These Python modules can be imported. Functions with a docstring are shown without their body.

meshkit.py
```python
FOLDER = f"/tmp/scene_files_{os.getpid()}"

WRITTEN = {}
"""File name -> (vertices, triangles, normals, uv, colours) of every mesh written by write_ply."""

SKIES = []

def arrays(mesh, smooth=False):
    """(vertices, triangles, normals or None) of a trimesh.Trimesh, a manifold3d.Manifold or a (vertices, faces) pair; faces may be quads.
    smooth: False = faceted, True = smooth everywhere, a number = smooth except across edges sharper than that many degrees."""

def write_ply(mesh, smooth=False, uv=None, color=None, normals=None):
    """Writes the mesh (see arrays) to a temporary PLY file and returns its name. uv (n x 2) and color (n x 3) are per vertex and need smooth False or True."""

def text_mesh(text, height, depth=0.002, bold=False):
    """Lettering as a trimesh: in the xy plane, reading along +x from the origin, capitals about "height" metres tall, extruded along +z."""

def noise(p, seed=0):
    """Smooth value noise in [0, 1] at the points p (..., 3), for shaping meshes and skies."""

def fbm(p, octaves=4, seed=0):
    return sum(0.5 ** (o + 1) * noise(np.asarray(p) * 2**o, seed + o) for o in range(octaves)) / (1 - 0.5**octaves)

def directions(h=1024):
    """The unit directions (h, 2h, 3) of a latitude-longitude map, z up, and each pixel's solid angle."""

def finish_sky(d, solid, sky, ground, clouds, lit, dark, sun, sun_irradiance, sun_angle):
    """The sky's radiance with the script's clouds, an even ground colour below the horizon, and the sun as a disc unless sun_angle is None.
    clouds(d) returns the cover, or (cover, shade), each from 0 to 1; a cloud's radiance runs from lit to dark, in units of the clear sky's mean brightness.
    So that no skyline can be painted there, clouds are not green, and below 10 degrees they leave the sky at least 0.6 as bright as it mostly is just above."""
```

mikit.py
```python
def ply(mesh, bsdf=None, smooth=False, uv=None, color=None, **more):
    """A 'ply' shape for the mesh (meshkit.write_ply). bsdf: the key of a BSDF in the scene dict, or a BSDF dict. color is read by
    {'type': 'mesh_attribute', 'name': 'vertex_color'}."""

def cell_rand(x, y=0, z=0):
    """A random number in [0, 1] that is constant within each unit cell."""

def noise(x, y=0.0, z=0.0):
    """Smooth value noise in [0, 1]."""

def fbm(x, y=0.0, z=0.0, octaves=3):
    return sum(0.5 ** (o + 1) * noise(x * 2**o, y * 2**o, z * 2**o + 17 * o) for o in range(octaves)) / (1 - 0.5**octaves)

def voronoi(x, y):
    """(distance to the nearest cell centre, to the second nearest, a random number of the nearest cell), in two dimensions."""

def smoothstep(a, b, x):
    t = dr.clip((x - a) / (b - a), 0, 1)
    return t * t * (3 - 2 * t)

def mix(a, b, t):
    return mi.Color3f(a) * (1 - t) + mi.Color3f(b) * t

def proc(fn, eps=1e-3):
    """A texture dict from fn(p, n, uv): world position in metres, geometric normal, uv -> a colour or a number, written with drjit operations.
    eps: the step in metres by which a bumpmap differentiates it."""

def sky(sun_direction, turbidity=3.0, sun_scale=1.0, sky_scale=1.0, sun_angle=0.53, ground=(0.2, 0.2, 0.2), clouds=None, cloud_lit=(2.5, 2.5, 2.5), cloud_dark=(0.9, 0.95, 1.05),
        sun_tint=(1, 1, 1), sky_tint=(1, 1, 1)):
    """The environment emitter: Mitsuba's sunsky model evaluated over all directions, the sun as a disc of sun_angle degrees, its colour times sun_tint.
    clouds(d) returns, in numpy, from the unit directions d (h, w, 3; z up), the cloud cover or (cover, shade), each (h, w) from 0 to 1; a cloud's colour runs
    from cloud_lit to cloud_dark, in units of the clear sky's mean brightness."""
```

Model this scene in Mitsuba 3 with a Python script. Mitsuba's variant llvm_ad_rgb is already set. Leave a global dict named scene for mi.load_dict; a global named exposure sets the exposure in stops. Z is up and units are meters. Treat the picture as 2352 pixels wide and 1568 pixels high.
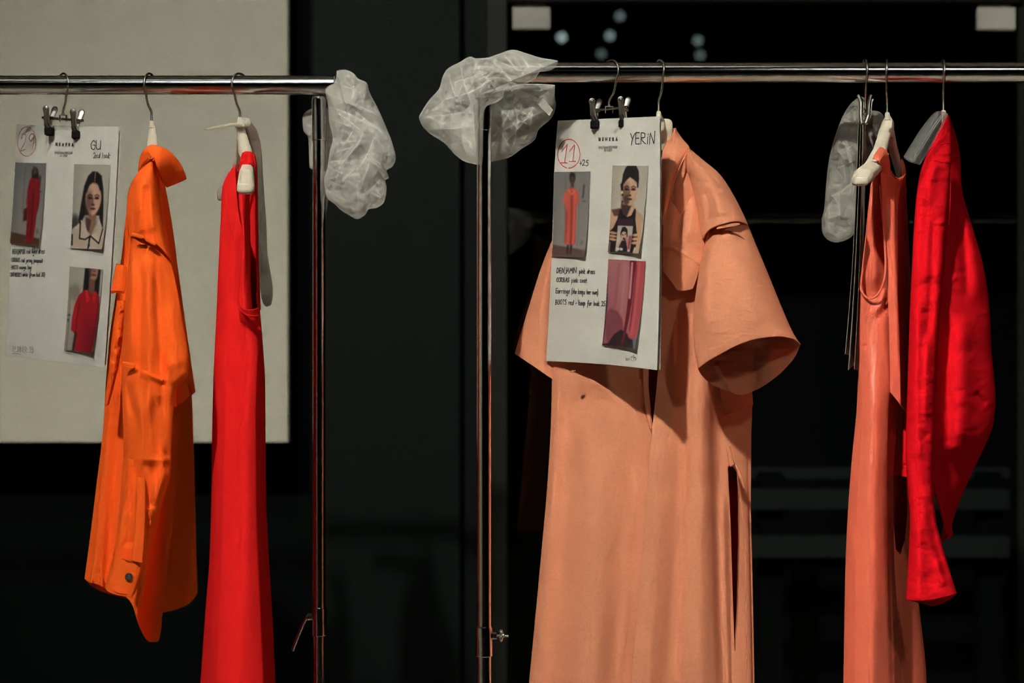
import math, random, numpy as np, trimesh, mitsuba as mi, drjit as dr, mikit, meshkit
from scipy.interpolate import PchipInterpolator
from mikit import proc, noise as tnoise, fbm as tfbm, smoothstep as tss, mix as tmix

T = mi.ScalarTransform4f
random.seed(5)
scene, labels = {}, {}

# ---------------------------------------------------------------- camera, exposure, light levels
F, CX, CY, EYE = 4246.0, 1176.0, 784.0, 1.40          # focal length in pixels of the 2352 x 1568 frame, eye height
scene['camera'] = {'type': 'thinlens', 'fov': 2 * math.degrees(math.atan(CX / F)), 'fov_axis': 'x',
                   'aperture_radius': 0.0055, 'focus_distance': 2.2, 'near_clip': 0.05, 'far_clip': 60.0,
                   'to_world': T().look_at([0, 0, EYE], [0, 1, EYE], [0, 0, 1])}
exposure = 0.86
WARM, COOL = np.array([1.0, 0.985, 0.84]), np.array([0.75, 1.0, 0.98])
KEY = 1500.0                                            # radiance of the aimed track spots
# (position, target, radius, radiance): the spots that light the racks; built as lamps further down
# with the length of the black snoot that narrows the beam
SPOTS = [((-0.75, -0.40, 3.28), (0.46, 2.30, 1.35), 0.055, 2.7 * KEY, 0.12),
         ((-0.30, 0.75, 3.28), (-0.85, 3.5, 1.45), 0.055, 0.55 * KEY, 0.22),
         ((1.25, -0.70, 3.28), (0.15, 2.35, 1.20), 0.055, 0.22 * KEY, 0.12),
         ((-1.75, 0.60, 3.28), (-1.5, 1.6, 0.0), 0.055, 0.7 * KEY, 0.30),
         ((1.55, 0.60, 3.28), (1.3, 1.6, 0.0), 0.055, 0.7 * KEY, 0.30),
         ((-2.7, 0.9, 3.28), (-4.0, 0.1, 1.5), 0.055, 1.0 * KEY, 0.10),
         ((-2.7, -1.6, 3.28), (-4.0, -2.2, 1.5), 0.055, 0.7 * KEY, 0.10)]


# ---------------------------------------------------------------- helpers
def P(px, py, D):
    px, py, D = np.broadcast_arrays(np.asarray(px, float), np.asarray(py, float), np.asarray(D, float))
    return np.stack([(px - CX) / F * D, D, EYE + (CY - py) / F * D], -1)


def lin(r, g, b):
    c = np.array([r, g, b], float) / 255
    return [float(x) for x in np.where(c <= 0.04045, c / 12.92, ((c + 0.055) / 1.055) ** 2.4)]


def key_for(name, parent=None):
    base = f'{parent}__{name}' if parent else name
    k, i = base, 0
    while k in scene or k in labels:
        i += 1
        k = f'{base}_{i:03d}'
    return k


def obj(name, mesh, bsdf, parent=None, smooth=True, label=None, category=None, group=None, kind=None, **kw):
    k = key_for(name, parent)
    scene[k] = mikit.ply(mesh, bsdf, smooth=smooth, **kw)
    d = {a: b for a, b in (('label', label), ('category', category), ('group', group), ('kind', kind)) if b}
    if d:
        labels[k] = d
    return k


def thing(name, label, category, group=None, kind=None):
    k = key_for(name)
    labels[k] = {'label': label, 'category': category}
    if group: labels[k]['group'] = group
    if kind: labels[k]['kind'] = kind
    return k


def curve(pts, n, par=None):
    p = np.array([list(q) + [0] * (3 - len(q)) for q in pts], float)
    s = np.r_[0, np.cumsum(np.linalg.norm(np.diff(p[:, :2], axis=0), axis=1) + 1e-6)]
    s /= s[-1]
    t = np.linspace(0, 1, n) if par is None else par
    if len(p) == 2:
        return p[0] + (p[1] - p[0]) * t[:, None]
    return PchipInterpolator(s, p, axis=0)(t)


def coons(top, bottom, left, right, nt, ns):
    L, R = curve(left, nt), curve(right, nt)
    Tp = curve(top or [left[0], right[0]], ns)
    B = curve(bottom or [left[-1], right[-1]], ns)
    Tp = Tp + (L[0] - Tp[0]) * (1 - np.linspace(0, 1, ns))[:, None] + (R[0] - Tp[-1]) * np.linspace(0, 1, ns)[:, None]
    B = B + (L[-1] - B[0]) * (1 - np.linspace(0, 1, ns))[:, None] + (R[-1] - B[-1]) * np.linspace(0, 1, ns)[:, None]
    t, s = np.linspace(0, 1, nt)[:, None, None], np.linspace(0, 1, ns)[None, :, None]
    return ((1 - s) * L[:, None] + s * R[:, None] + (1 - t) * Tp[None] + t * B[None]
            - ((1 - t) * (1 - s) * L[0] + t * (1 - s) * L[-1] + (1 - t) * s * R[0] + t * s * R[-1]))


def seg_dist(x, y, pts):
    """Distance to a polyline, signed by side (positive to the right of its direction downwards), and the place along it."""
    best, along, side = np.full(x.shape, 1e9), np.zeros(x.shape), np.zeros(x.shape)
    total = sum(math.dist(a, b) for a, b in zip(pts[:-1], pts[1:]))
    done = 0
    for (ax, ay), (bx, by) in zip(pts[:-1], pts[1:]):
        dx, dy = bx - ax, by - ay
        l2 = dx * dx + dy * dy
        u = np.clip(((x - ax) * dx + (y - ay) * dy) / l2, 0, 1)
        d = np.hypot(x - ax - u * dx, y - ay - u * dy)
        m = d < best
        best = np.where(m, d, best)
        along = np.where(m, (done + u * math.sqrt(l2)) / total, along)
        side = np.where(m, np.sign((x - ax) * dy - (y - ay) * dx), side)
        done += math.sqrt(l2)
    return best, along, side


def ss(a, b, x):
    t = np.clip((x - a) / (b - a + 1e-9), 0, 1)
    return t * t * (3 - 2 * t)


def fold_depth(x, y, folds):
    """folds: (kind, points, width px, metres, fade in, fade out). g = round ridge, c = sharp crease, s = step (right side moves)."""
    out = np.zeros(x.shape)
    for f in folds:
        kind, pts, w, amp = f[:4]
        f0, f1 = (f[4:] + (0.2, 0.2))[:2] if len(f) < 6 else f[4:6]
        d, along, side = seg_dist(x, y, [q[:2] for q in pts])
        win = (ss(-1e-6, f0, along) if f0 > 0 else 1) * (ss(-1e-6, f1, 1 - along) if f1 > 0 else 1)
        w = w if np.isscalar(w) else w[0] + (w[1] - w[0]) * along
        cap = np.mean(w) / 1900 * (3.0 if kind == 's' else 1.25)
        amp = float(np.clip(amp, -cap, cap))
        if kind == 'g': out += amp * win * np.exp(-(d / w) ** 2)
        elif kind == 'c': out += 0.55 * amp * win * np.exp(-(d / (1.6 * w)) ** 1.5)
        elif kind == 's': out += amp * win * np.tanh(side * d / w) * 0.5
        elif kind == 'l': out += amp * win * np.where(side > 0, np.exp(-(d / w) ** 2), np.exp(-(d / (0.15 * w)) ** 2))
        elif kind == 'r': out += amp * win * np.where(side < 0, np.exp(-(d / w) ** 2), np.exp(-(d / (0.15 * w)) ** 2))
    return out


def ramp_depth(x, y, ramps):
    """Lets the cloth turn away to one side (L or R) of a line: it recedes by the given metres over the width."""
    out = np.zeros(x.shape)
    for side_, pts, w, amp in ramps:
        d, along, side = seg_dist(x, y, pts)
        out += amp * np.where(side * (1 if side_ == 'R' else -1) > 0, np.sqrt((d / w) ** 2 + 0.02) - 0.1414, 0) * ss(-0.001, 0.12, along)
    return out


def crinkle(x, y, amp, sx, sy, seed=0):
    p = np.stack([x / sx, y / sy, 0 * x + 3.7], -1)
    a = 1 - np.abs(2 * meshkit.fbm(p, 3, seed) - 1) * 2
    b = meshkit.fbm(p * 0.45 + 9, 2, seed + 5) * 2 - 1
    return -amp * (a * 0.55 + b * 0.8)


def inside(x, y, poly):
    r = np.zeros(x.shape, bool)
    for (ax, ay), (bx, by) in zip(poly, poly[1:] + poly[:1]):
        c = (ay > y) != (by > y)
        r ^= c & (x < (bx - ax) * (y - ay) / (by - ay + 1e-12) + ax)
    return r


def snap(x, y, holes):
    """Moves the grid points nearest to an opening's outline onto it, row by row, so that the cut edge is clean."""
    x = x.copy()
    for h in holes:
        h = np.array(h, float)
        nxt = np.roll(h, -1, axis=0)
        for r in range(x.shape[0]):
            ym = y[r].mean()
            if ym < h[:, 1].min() - 60 or ym > h[:, 1].max() + 60: continue
            for (ax, ay), (bx, by) in zip(h, nxt):
                if (ay > ym) == (by > ym): continue
                cx = ax + (bx - ax) * (ym - ay) / (by - ay)
                c = np.argmin(np.abs(x[r] - cx))
                yy = y[r, c]
                if (ay > yy) != (by > yy): cx = ax + (bx - ax) * (yy - ay) / (by - ay)
                if 0 < c < x.shape[1] - 1 and abs(x[r, c] - cx) < abs(x[r, c + 1] - x[r, c - 1]) * 0.6:
                    x[r, c] = cx
    return x


def quads(nt, ns, base=0, wrap=False):
    i, j = np.meshgrid(np.arange(nt - 1), np.arange(ns if wrap else ns - 1), indexing='ij')
    a, b = i * ns + j, i * ns + (j + 1) % ns
    return np.stack([a, b, b + ns, a + ns], -1).reshape(-1, 4) + base


def shell(left, right, D, top=None, bottom=None, bback=None, tf=0.04, tb=0.04, folds=(), bfolds=(), wr=(0.0008, 26, 60), nt=170, ns=90, p=2.3,
          holes=(), seed=0, ramps=()):
    """A hanging cloth tube: front and back sheet between a left and a right outline, with folds and openings."""
    ph = np.linspace(0, 1, ns)
    ease = 0.5 - 0.5 * np.cos(np.pi * ph)
    ease = 0.55 * ease + 0.45 * ph

    def sheet(bot, t_, sgn, fl, sd):
        g = coons(top, bot, left, right, nt, ns)
        s2 = np.stack([np.stack([np.interp(ease, ph, g[r, :, k]) for k in range(3)], -1) for r in range(nt)])
        x, y, d = s2[..., 0], s2[..., 1], s2[..., 2]
        if sgn < 0 and holes: x = snap(x, y, holes)
        tt = np.linspace(0, 1, nt)
        th = np.interp(tt, np.linspace(0, 1, len(t_)), t_)[:, None] if not np.isscalar(t_) else t_
        e = np.abs(2 * ease - 1)[None]
        prof = (1 - e ** p).clip(0) ** (1 / p)
        edge = (1 - e ** 16)
        return x, y, D + d + ramp_depth(x, y, ramps) + sgn * th * prof + edge * (fold_depth(x, y, fl) + crinkle(x, y, wr[0], wr[1], wr[2], sd))
    fx, fy, fd = sheet(bottom, tf, -1, folds, seed)
    bx, by, bd = sheet(bback or bottom, tb, 1, bfolds, seed + 50)
    v1, v2 = P(fx, fy, fd).reshape(-1, 3), P(bx, by, bd).reshape(-1, 3)
    q1 = quads(nt, ns)
    if holes:
        cx_, cy_ = fx.ravel()[q1].mean(1), fy.ravel()[q1].mean(1)
        keep = np.ones(len(q1), bool)
        for h in holes:
            keep &= ~inside(cx_, cy_, h)
        q1 = q1[keep]
    q2 = quads(nt, ns)[:, ::-1]
    v, f = np.vstack([v1, v2]), np.vstack([q1, q2 + nt * ns])
    m = trimesh.Trimesh(v, np.vstack([f[:, [0, 1, 2]], f[:, [0, 2, 3]]]), process=False)
    m.merge_vertices(digits_vertex=6)
    m.remove_unreferenced_vertices()
    return m


def panel(left, right, D, top=None, bottom=None, puff=0.006, folds=(), wr=(0.0005, 20, 40), nt=60, ns=60, th=0.0012, seed=0, p=2.0, holes=(), ramps=()):
    """A single piece of cloth with thickness th."""
    g = coons(top, bottom, left, right, nt, ns)
    x, y, d = g[..., 0], g[..., 1], g[..., 2]
    if holes: x = snap(x, y, holes)
    e = np.abs(2 * np.linspace(0, 1, ns) - 1)[None]
    dd = D + d + ramp_depth(x, y, ramps) - puff * (1 - e ** p) + fold_depth(x, y, folds) + crinkle(x, y, wr[0], wr[1], wr[2], seed)
    return slab(P(x, y, dd), th, holes, x, y)


def slab(v, th, holes=(), x=None, y=None):
    nt, ns = v.shape[:2]
    n = np.cross(np.gradient(v, axis=1), np.gradient(v, axis=0))
    n /= np.linalg.norm(n, axis=-1, keepdims=True) + 1e-15
    if n[nt // 2, ns // 2, 1] < 0: n = -n               # n points away from the camera side
    v1, v2 = v.reshape(-1, 3), (v + n * th).reshape(-1, 3)
    q = quads(nt, ns)
    if holes:
        cx_, cy_ = x.ravel()[q].mean(1), y.ravel()[q].mean(1)
        for h in holes:
            q = q[~inside(cx_, cy_, h)]
            cx_, cy_ = x.ravel()[q].mean(1), y.ravel()[q].mean(1)
    N = nt * ns
    rim = np.r_[np.arange(ns), np.arange(1, nt) * ns + ns - 1, (nt - 1) * ns + np.arange(ns - 2, -1, -1), np.arange(nt - 2, 0, -1) * ns]
    rn = np.roll(rim, -1)
    side = np.stack([rim, rim + N, rn + N, rn], -1)
    f = np.vstack([q, q[:, ::-1] + N, side])
    m = trimesh.Trimesh(np.vstack([v1, v2]), np.vstack([f[:, [0, 1, 2]], f[:, [0, 2, 3]]]), process=False)
    return m


def tube(pts, r, n=10, cap=True, flat=None):
    """Swept tube through world points; r a number or one per point; flat = (axis, factor) squashes it along a world axis."""
    p = np.asarray(pts, float)
    r = np.full(len(p), r, float) if np.isscalar(r) else np.asarray(r, float)
    t = np.gradient(p, axis=0)
    t /= np.linalg.norm(t, axis=1, keepdims=True) + 1e-15
    u = np.cross(t[0], [0, 0, 1] if abs(t[0][2]) < 0.9 else [1, 0, 0])
    u /= np.linalg.norm(u)
    rings = []
    for i in range(len(p)):
        u = u - t[i] * (u @ t[i])
        u /= np.linalg.norm(u) + 1e-15
        w = np.cross(t[i], u)
        a = np.arange(n) * 2 * np.pi / n
        off = r[i] * (np.cos(a)[:, None] * u + np.sin(a)[:, None] * w)
        if flat is not None:
            ax = np.asarray(flat[0], float)
            off = off - np.outer(off @ ax, ax) * (1 - flat[1])
        rings.append(p[i] + off)
    v = np.vstack(rings)
    f = [quads(len(p), n, wrap=True)]
    f = np.vstack([f[0][:, [0, 1, 2]], f[0][:, [0, 2, 3]]])
    if cap:
        a = np.arange(n)
        c0, c1 = len(v), len(v) + 1
        v = np.vstack([v, p[0], p[-1]])
        b = (len(p) - 1) * n
        f = np.vstack([f, np.stack([a * 0 + c0, (a + 1) % n, a], -1), np.stack([a * 0 + c1, a + b, (a + 1) % n + b], -1)])
    return trimesh.Trimesh(v, f[:, ::-1], process=False)


def smooth_path(pts, n):
    p = np.asarray(pts, float)
    s = np.r_[0, np.cumsum(np.linalg.norm(np.diff(p, axis=0), axis=1))]
    return PchipInterpolator(s, p, axis=0)(np.linspace(0, s[-1], n))


def seam(pts, D, r=0.0011, n=60):
    """A rolled hem or seam line through (px, py[, d]) points."""
    c = curve(pts, n)
    return tube(P(c[:, 0], c[:, 1], D + c[:, 2]), r, 6)


def cat(*m): return trimesh.util.concatenate(list(m))


def box(x0, x1, y0, y1, z0, z1, bev=0.0):
    if bev:
        b = bev
        pts = [(x, y, z) for sx in (0, 1) for sy in (0, 1) for sz in (0, 1)
               for x, y, z in [((x0, x1)[sx], (y0 + b, y1 - b)[sy], (z0 + b, z1 - b)[sz]), ((x0 + b, x1 - b)[sx], (y0, y1)[sy], (z0 + b, z1 - b)[sz]), ((x0 + b, x1 - b)[sx], (y0 + b, y1 - b)[sy], (z0, z1)[sz])]]
        return trimesh.convex.convex_hull(np.array(pts))
    m = trimesh.creation.box((x1 - x0, y1 - y0, z1 - z0))
    m.apply_translation(((x0 + x1) / 2, (y0 + y1) / 2, (z0 + z1) / 2))
    return m


def lathe_z(profile, n=28):
    """Revolve (radius, z) pairs about z."""
    return trimesh.creation.revolve(np.array(profile, float), sections=n)


def orient(m, direction, at):
    """Turns a z-aligned mesh to the direction and moves it to the place."""
    M = trimesh.geometry.align_vectors([0, 0, 1], np.asarray(direction, float) / np.linalg.norm(direction))
    m = m.copy()
    m.apply_transform(M)
    m.apply_translation(at)
    return m


def rbox_px(px0, px1, py0, py1, y0, y1, bev=0.0):
    """A box whose front face (at depth y0) covers this pixel rectangle."""
    a, b = P(px0, py1, y0), P(px1, py0, y0)
    return box(a[0], b[0], y0, y1, a[2], b[2], bev)


# ---------------------------------------------------------------- materials
def two(b): return {'type': 'twosided', 'bsdf': b}


def cloth(name, rgb, rough=0.85, var=0.10, sheen=0.0, spec=0.2, scale=900.0, slub=(90.0, 900.0)):
    c = mi.ScalarColor3f(rgb)

    def tone(p, n, uv):
        g = tnoise(p.x * scale, p.y * scale, p.z * scale)
        s = tfbm(p.x * slub[0] + p.y * 60, p.z * slub[1], 1.3)
        h = tfbm(p.x * slub[1], p.z * slub[0] + p.y * 50, 7.1)
        k = 1 + var * ((g - 0.5) * 0.9 + 0.45 * (s - 0.5) + 0.45 * (h - 0.5))
        return mi.Color3f(c.x * k, c.y * k, c.z * k)
    if rough > 0.75:
        scene[name] = two({'type': 'diffuse', 'reflectance': proc(tone)})
    else:
        scene[name] = two({'type': 'principled', 'base_color': proc(tone), 'roughness': rough, 'specular': spec})


def plain(name, rgb, rough=0.6, spec=0.3, metal=0.0, **kw):
    scene[name] = two({'type': 'principled', 'base_color': {'type': 'rgb', 'value': list(rgb)}, 'roughness': rough, 'specular': spec, 'metallic': metal, **kw})


def grainy(name, rgb, rough, var, sc, spec=0.25):
    c = mi.ScalarColor3f(rgb)

    def tone(p, n, uv):
        k = 1 + var * ((tnoise(p.x * sc, p.y * sc, p.z * sc) - 0.5) * 1.4 + (tfbm(p.x * 5, p.y * 5, p.z * 5) - 0.5))
        return mi.Color3f(c.x * k, c.y * k, c.z * k)
    scene[name] = two({'type': 'principled', 'base_color': proc(tone), 'roughness': rough, 'specular': spec})


cloth('orange_cotton', (0.9116, 0.1145, 0.01749), 0.8, 0.10)
cloth('red_crepe', (0.5192, 0.01239, 0.01274), 0.85, 0.12)
cloth('pink_linen', (0.5376, 0.2058, 0.1176), 0.85, 0.16)
cloth('coral_satin', (0.68, 0.13, 0.075), 0.42, 0.10, sheen=0.0, spec=0.5)
cloth('crimson_linen', (0.483, 0.00552, 0.0115), 0.80, 0.18, spec=0.25)
scene['chrome'] = two({'type': 'roughconductor', 'material': 'none', 'alpha': 0.045, 'specular_reflectance': {'type': 'rgb', 'value': [0.66, 0.655, 0.63]}})
scene['steel_wire'] = two({'type': 'roughconductor', 'material': 'none', 'alpha': 0.14, 'specular_reflectance': {'type': 'rgb', 'value': [0.55, 0.54, 0.51]}})
scene['clip_steel'] = two({'type': 'roughconductor', 'material': 'none', 'alpha': 0.22, 'specular_reflectance': {'type': 'rgb', 'value': [0.42, 0.42, 0.39]}})
grainy('cream_plastic', (0.4884, 0.4356, 0.3498), 0.45, 0.06, 220)
scene['black_rubber'] = two({'type': 'diffuse', 'reflectance': {'type': 'rgb', 'value': [0.005, 0.005, 0.005]}})
grainy('paper', (0.4594, 0.4421, 0.4134), 0.9, 0.03, 500, 0.1)
plain('ink', (0.0132, 0.0132, 0.01584), 0.8, 0.1)
plain('red_ink', (0.33, 0.0231, 0.0132), 0.8, 0.1)
plain('grey_ink', (0.1452, 0.1386, 0.132), 0.8, 0.1)
plain('pencil', (0.2376, 0.2244, 0.2112), 0.8, 0.1)
plain('faint_red_ink', (0.363, 0.132, 0.0924), 0.8, 0.1)
plain('button', (0.016, 0.017, 0.02), 0.35, 0.5)
plain('cord', (0.363, 0.33, 0.2508), 0.9, 0.1)
plain('tag_white', (0.561, 0.528, 0.4752), 0.9, 0.1)
scene['print'] = two({'type': 'principled', 'base_color': {'type': 'mesh_attribute', 'name': 'vertex_color'}, 'roughness': 0.55, 'specular': 0.3})
grainy('beige_board', (0.3437, 0.3243, 0.2717), 0.5, 0.05, 160)
grainy('charcoal', (0.003828, 0.00561, 0.00528), 0.5, 0.10, 200, 0.02)
grainy('black_wall', (0.001452, 0.002376, 0.002376), 0.5, 0.06, 80, 0.02)
plain('frame_grey', (0.0070, 0.0072, 0.0066), 0.5, 0.05)
grainy('floor_cream', (0.363, 0.3234, 0.2706), 0.55, 0.10, 12)
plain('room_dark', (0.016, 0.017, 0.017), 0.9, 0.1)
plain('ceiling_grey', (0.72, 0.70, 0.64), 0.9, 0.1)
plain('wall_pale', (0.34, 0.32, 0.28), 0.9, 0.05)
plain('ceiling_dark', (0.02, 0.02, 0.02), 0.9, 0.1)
plain('lamp_black', (0.01, 0.01, 0.01), 0.5, 0.3)
plain('brushed_plate', (0.264, 0.2508, 0.2244), 0.55, 0.4)
plain('bench_grey', (0.010, 0.0135, 0.013), 0.5, 0.02)
scene['pane'] = {'type': 'thindielectric', 'int_ior': 1.5}


def fleece(name, rgb, lo, hi, sc=260.0):
    """Sheer nonwoven: thin fibres with real gaps between them."""
    def cover(p, n, uv):
        a = tfbm(p.x * sc, p.y * sc, p.z * sc)
        b = tfbm(p.x * 34 + 5, p.y * 34, p.z * 34)
        f = dr.abs(tnoise(p.x * sc * 1.7 + 3, p.y * sc * 1.7, p.z * sc * 0.8) - 0.5) * 2
        return dr.clip(lo + (hi - lo) * (0.55 * tss(0.25, 0.75, a) + 0.9 * (b - 0.25)) - 0.10 * f, 0.05, 1.0)
    scene[name] = {'type': 'mask', 'opacity': proc(cover), 'bsdf': {'type': 'principledthin', 'base_color': {'type': 'rgb', 'value': list(rgb)}, 'roughness': 0.8, 'diff_trans': 0.75, 'spec_trans': 0.0, 'eta': 1.3}}


fleece('white_fleece', (0.64, 0.625, 0.585), 0.08, 0.60)
fleece('white_crease', (0.675, 0.66, 0.6225), 0.25, 0.75)
fleece('grey_fleece', (0.465, 0.45, 0.4125), 0.12, 0.50)
fleece('grey_crease', (0.48, 0.465, 0.4275), 0.12, 0.45)
fleece('veil_crease', (0.225, 0.1725, 0.1425), 0.06, 0.30)
fleece('brown_veil', (0.15, 0.095, 0.078), 0.36, 0.62)
scene['clear_film'] = {'type': 'blendbsdf', 'weight': 0.07, 'a': {'type': 'thindielectric', 'int_ior': 1.5},
                       'b': two({'type': 'principled', 'base_color': {'type': 'rgb', 'value': [0.5, 0.5, 0.48]}, 'roughness': 0.16, 'specular': 1.0})}

# ---------------------------------------------------------------- the setting
YW, YP, YG = 3.75, 3.60, 3.50                           # back wall, charcoal panel, glass


def struct(name, mesh, mat, label, smooth=False, parent=None):
    return obj(name, mesh, mat, parent, smooth, label if parent is None or label else None, None, None, 'structure' if parent is None else None)


struct('floor', box(-4, 4, -12, 5.2, -0.1, 0), 'floor_cream', 'pale cream floor under the clothes racks')
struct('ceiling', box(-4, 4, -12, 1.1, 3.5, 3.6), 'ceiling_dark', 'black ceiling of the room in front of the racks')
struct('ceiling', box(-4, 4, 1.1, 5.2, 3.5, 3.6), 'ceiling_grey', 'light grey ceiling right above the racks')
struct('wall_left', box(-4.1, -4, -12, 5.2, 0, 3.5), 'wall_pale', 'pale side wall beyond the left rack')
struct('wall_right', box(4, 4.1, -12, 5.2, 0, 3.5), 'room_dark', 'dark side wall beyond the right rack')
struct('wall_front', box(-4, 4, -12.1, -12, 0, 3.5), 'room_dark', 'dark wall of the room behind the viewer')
gx0 = P(1165, 0, YG)[0]
xr = P(2338, 0, YG)[0]
struct('wall_back', cat(box(-4, gx0 - 0.02, YW, YW + 0.1, 0, 3.5), box(xr + 0.2, 4, YG + 0.02, YW + 0.1, 0, 3.5), box(gx0 - 0.02, xr + 0.2, YG + 0.02, YW + 0.1, EYE + (CY + 24) / F * YG, 3.5)), 'black_wall', 'black back wall behind the clothes racks')
struct('wall_far', box(-4, 4, 5.1, 5.2, 0, 3.5), 'black_wall', 'black wall deep behind the glass door')
# charcoal wall panel between the racks, with the darker groove to its right
a, b = P(716, 0, YP), P(1058, 0, YP)
struct('trim_1', box(a[0], b[0], YP, YW, 0, 3.5, 0.004), 'charcoal', 'charcoal grey wall panel between the two racks')
a, b = P(1060, 0, YP + 0.05), P(1117, 0, YP + 0.05)
struct('trim_2', box(a[0], b[0], YP + 0.05, YW, 0, 3.5), 'charcoal', 'narrow dark recessed strip beside the charcoal panel')
# beige board hanging in front of the black wall
YB = 3.52
a, b = P(-1000, 1016, YB), P(661, -500, YB)
beige = thing('backdrop_board', 'large beige grey board hung on the black wall behind the left rack', 'board')
obj('panel', box(a[0], b[0], YB, YB + 0.03, a[2], b[2], 0.0012), 'beige_board', beige, False)
obj('batten', box(-1.3, -0.6, YB + 0.03, YW - 0.001, 1.9, 1.98), 'black_wall', beige, False)

# the glass door
door = key_for('door_1')
labels[door] = {'label': 'dark glass double door in a charcoal frame behind the right rack', 'kind': 'structure'}
zt = EYE + (CY - 10) / F * YG
fr0, fr1 = P(1116, 0, YG)[0], P(1166, 0, YG)[0]
obj('frame', box(fr0, fr1, YG - 0.03, YW, 0, 3.4, 0.003), 'frame_grey', door, False, label='charcoal door frame upright between panel and glass')
obj('frame', box(xr, xr + 0.25, YG - 0.004, YG + 0.012, 0, 3.4, 0.003), 'frame_grey', door, False, label='charcoal door frame upright at the right edge')
obj('frame', box(fr1, xr, YG - 0.03, YG + 0.012, zt, zt + 0.12, 0.003), 'frame_grey', door, False, label='charcoal lintel over the glass')
xm = P(1750, 0, YG)[0]
def sheet_of_glass(x0, x1):
    return trimesh.Trimesh([(x0, YG, 0.01), (x1, YG, 0.01), (x1, YG, zt - 0.004), (x0, YG, zt - 0.004)], [(0, 1, 2), (0, 2, 3)], process=False)


g1 = obj('glass_pane', sheet_of_glass(fr1 + 0.002, xm - 0.0005), 'pane', door, False)
g2 = obj('glass_pane', sheet_of_glass(xm + 0.0005, xr - 0.002), 'pane', door, False)
for (u0, u1, v0, v1) in ((1177, 1264, 15, 66), (2246, 2333, 16, 68)):
    fk = obj('hinge_fitting', rbox_px(u0, u1, v0, v1, YG - 0.014, YG - 0.0005, 0.0015), 'brushed_plate', door, False, label='brushed metal corner fitting')
    obj('fitting_edge', cat(rbox_px(u0 + 1, u0 + 76, v0 - 6, v0 - 2, YG - 0.008, YG, 0.0005)), 'brushed_plate', fk, False)

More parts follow.
